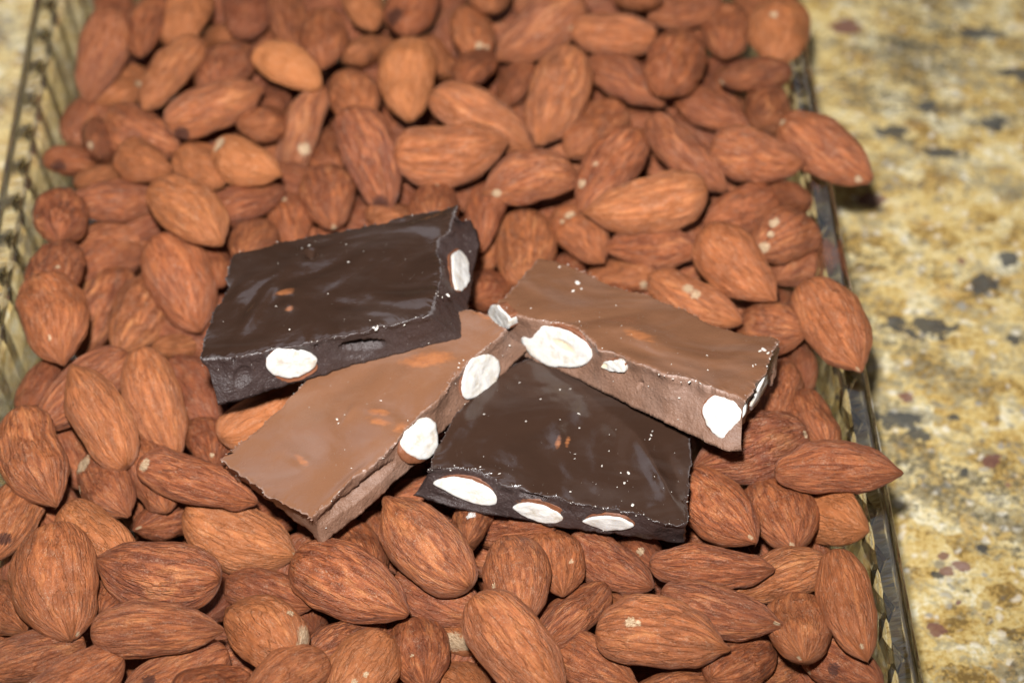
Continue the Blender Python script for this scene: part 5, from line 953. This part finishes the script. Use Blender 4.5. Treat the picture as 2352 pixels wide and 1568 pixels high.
# right milk piece
K3 = slab(SPEC['milk3'], Z2, [(140, 390, 120, 640), (260, 450, 240, 715), (350, 480, 330, 768), (460, 510, 420, 812), (600, 528, 560, 862), (740, 565, 680, 912), (830, 640, 780, 960), (900, 720, 900, 1020), (1050, 755, 1030, 1085), (1150, 805, 1120, 1132), (1270, 845, 1220, 1180), (1400, 905, 1350, 1240), (1540, 920, 1480, 1300), (1640, 965, 1600, 1358), (1750, 1010, 1700, 1408), (1870, 1035, 1820, 1455), (1960, 1080, 1940, 1460),
    (1985, 1045, 1925, 1300), (2010, 1010, 1985, 1200), (2065, 930, 2085, 1060), (2120, 830, 2150, 930, .8), (2155, 750, 2200, 800, .55), (2185, 690, 2225, 700, .3), (2200, 650, _, _), (2160, 625, _, _), (2020, 620, _, _), (1860, 580, _, _), (1700, 550, _, _), (1600, 490, _, _), (1480, 420, _, _), (1350, 385, _, _), (1250, 330, _, _), (1000, 262, _, _), (880, 205, _, _), (760, 150, _, _), (620, 92, _, _), (470, 60, _, _), (370, 165, _, _), (270, 270, _, _)],
    M_MILK, 'milk chocolate piece at right, propped over the front dark piece',
    [(1180, 620, 200, 70, 18, .8), (1300, 720, 250, 60, 20, .4), (620, 330, 200, 90, 15, -.25), (1750, 700, 150, 80, 20, -.4), (2040, 850, 120, 50, 5, .2), (740, 260, 60, 40, 50, .25)],
    [(1180, 985, 26, 22, 0, .9), (1425, 1163, 12, 10, 0, .5), (1558, 1212, 12, 10, 0, .5), (1100, 1072, 10, 8, 0, .4)], 37, [(1190, 615, 130, 40, 18, 1.1)], .07)
p = [(320, 640), (400, 570), (470, 540), (600, 560), (700, 600), (800, 670), (840, 730), (840, 790), (780, 840), (700, 855), (600, 845), (540, 850), (450, 800), (370, 740)]
cut_nut(K3, p, [(310, 630), (390, 555), (470, 522), (600, 535), (720, 585), (815, 655), (852, 730), (850, 795), (780, 850), (700, 862), (600, 852), (540, 860), (440, 812), (350, 740)], 37, hollow=(640, 692, 98, 36, 30, .30), rough=.18)
p = [(1640, 1180), (1660, 1100), (1720, 1050), (1780, 1045), (1860, 1070), (1965, 1120), (1960, 1190), (1900, 1250), (1850, 1290), (1830, 1340), (1800, 1380), (1740, 1340), (1680, 1280)]
cut_nut(K3, p, grow(p, -6, -2, 1.05), 38, proud=.25, bulge=.25)
p = [(105, 470), (120, 400), (170, 390), (220, 440), (265, 480), (262, 570), (200, 560), (130, 560)]
cut_nut(K3, p, grow(p, 0, -3, 1.05), 39, proud=.6)
p = [(905, 850), (930, 810), (1010, 795), (1060, 800), (1085, 850), (1080, 885), (990, 880)]
cut_nut(K3, p, grow(p, 0, 0, 1.08), 40, hollow=(935, 838, 26, 18, 0, .15), bulge=.4)
p = [(2110, 880), (2115, 950), (2050, 1080), (1995, 1165), (1990, 1120), (2040, 1020), (2080, 920)]
cut_nut(K3, p, grow(p, 0, 0, 1.1), 41, proud=.3, bulge=.3)
crumbs(K3, [(740, 250, .55), (770, 290, .4), (710, 300, .35), (610, 130, .4), (1020, 410, .25), (755, 525, .22), (2090, 725, .5), (2120, 750, .4), (2060, 735, .3), (2010, 850, .3), (2030, 840, .25), (1420, 835, .16), (1685, 875, .18), (1055, 655, .14), (920, 715, .3), (1330, 905, .3), (1370, 915, .28), (1430, 935, .2), (1550, 960, .3), (1490, 960, .2), (1000, 955, .15), (1630, 970, .25)], 150, 230, 53, M_WHITE)
# front dark piece
D4 = slab(SPEC['dark4'], Z4, [(210, 890, 85, 1092), (300, 880, 180, 1125), (450, 880, 330, 1172), (600, 910, 500, 1212), (700, 960, 650, 1240), (760, 1000, 730, 1255), (870, 1030, 820, 1268), (1000, 1060, 960, 1284), (1150, 1100, 1100, 1328), (1350, 1160, 1350, 1362), (1600, 1190, 1620, 1392), (1750, 1220, 1780, 1415), (1900, 1280, 1920, 1435), (2060, 1300, 2060, 1462), (2155, 1310, 2145, 1450),
    (2170, 1200, _, _), (2178, 1050, _, _), (2180, 900, _, _), (2202, 780, _, _), (2195, 680, _, _), (2190, 520, _, _), (1950, 370, _, _), (1500, 170, _, _), (950, 50, _, _), (700, 190, _, _), (400, 500, _, _), (270, 740, _, _)],
    M_DARK, 'dark chocolate piece at the front, tucked under both milk chocolate pieces',
    [(1950, 960, 260, 45, 62, .8), (2040, 850, 200, 60, 65, -.5), (1220, 690, 120, 60, 80, .45), (1550, 560, 260, 130, 10, .35), (950, 480, 240, 120, -10, .3), (1600, 900, 260, 120, 20, -.3), (700, 900, 200, 40, 15, .3)],
    [(1000, 1105, 120, 22, 12, .8), (330, 1130, 120, 18, 20, .6)], 47, [(1190, 690, 26, 60, 14, .9), (1262, 690, 20, 52, 14, .85)], .2)
p = [(235, 1000), (300, 970), (400, 955), (520, 970), (640, 1020), (720, 1080), (745, 1120), (720, 1165), (650, 1170), (560, 1155), (430, 1110), (330, 1050)]
cut_nut(D4, p, [(240, 985), (300, 955), (400, 938), (530, 950), (650, 1005), (735, 1070), (752, 1120), (725, 1172), (650, 1176), (560, 1162), (430, 1118), (325, 1055)], 42)
p = [(835, 1185), (880, 1160), (980, 1145), (1080, 1170), (1180, 1215), (1235, 1262), (1210, 1300), (1140, 1310), (1040, 1290), (930, 1250)]
cut_nut(D4, p, [(818, 1165), (870, 1132), (990, 1126), (1110, 1148), (1215, 1195), (1255, 1245), (1235, 1295), (1140, 1318), (1040, 1297), (925, 1256), (835, 1200)], 43)
p = [(1360, 1290), (1420, 1265), (1540, 1250), (1650, 1260), (1750, 1310), (1770, 1330), (1700, 1350), (1550, 1355), (1430, 1320)]
cut_nut(D4, p, [(1355, 1285), (1420, 1255), (1540, 1238), (1660, 1248), (1765, 1300), (1785, 1330), (1700, 1358), (1550, 1362), (1425, 1328)], 44, bulge=.3)
crumbs(D4, [(1345, 483, .3), (1205, 295, .25), (900, 245, .2), (1058, 370, .2), (948, 540, .24), (1573, 757, .25), (1318, 780, .2), (1315, 815, .24), (1662, 918, .3), (1690, 998, .28), (1635, 1030, .2), (1520, 865, .28), (1720, 920, .35), (750, 935, .3), (1750, 1170, .35), (380, 900, .4), (410, 865, .25), (605, 885, .2), (1890, 640, .45), (1880, 670, .35), (1900, 610, .3), (1350, 590, .2), (1205, 525, .18), (1625, 603, .14), (1915, 965, .18), (1575, 640, .16), (630, 800, .12)], 190, 230, 54, M_WHITE)
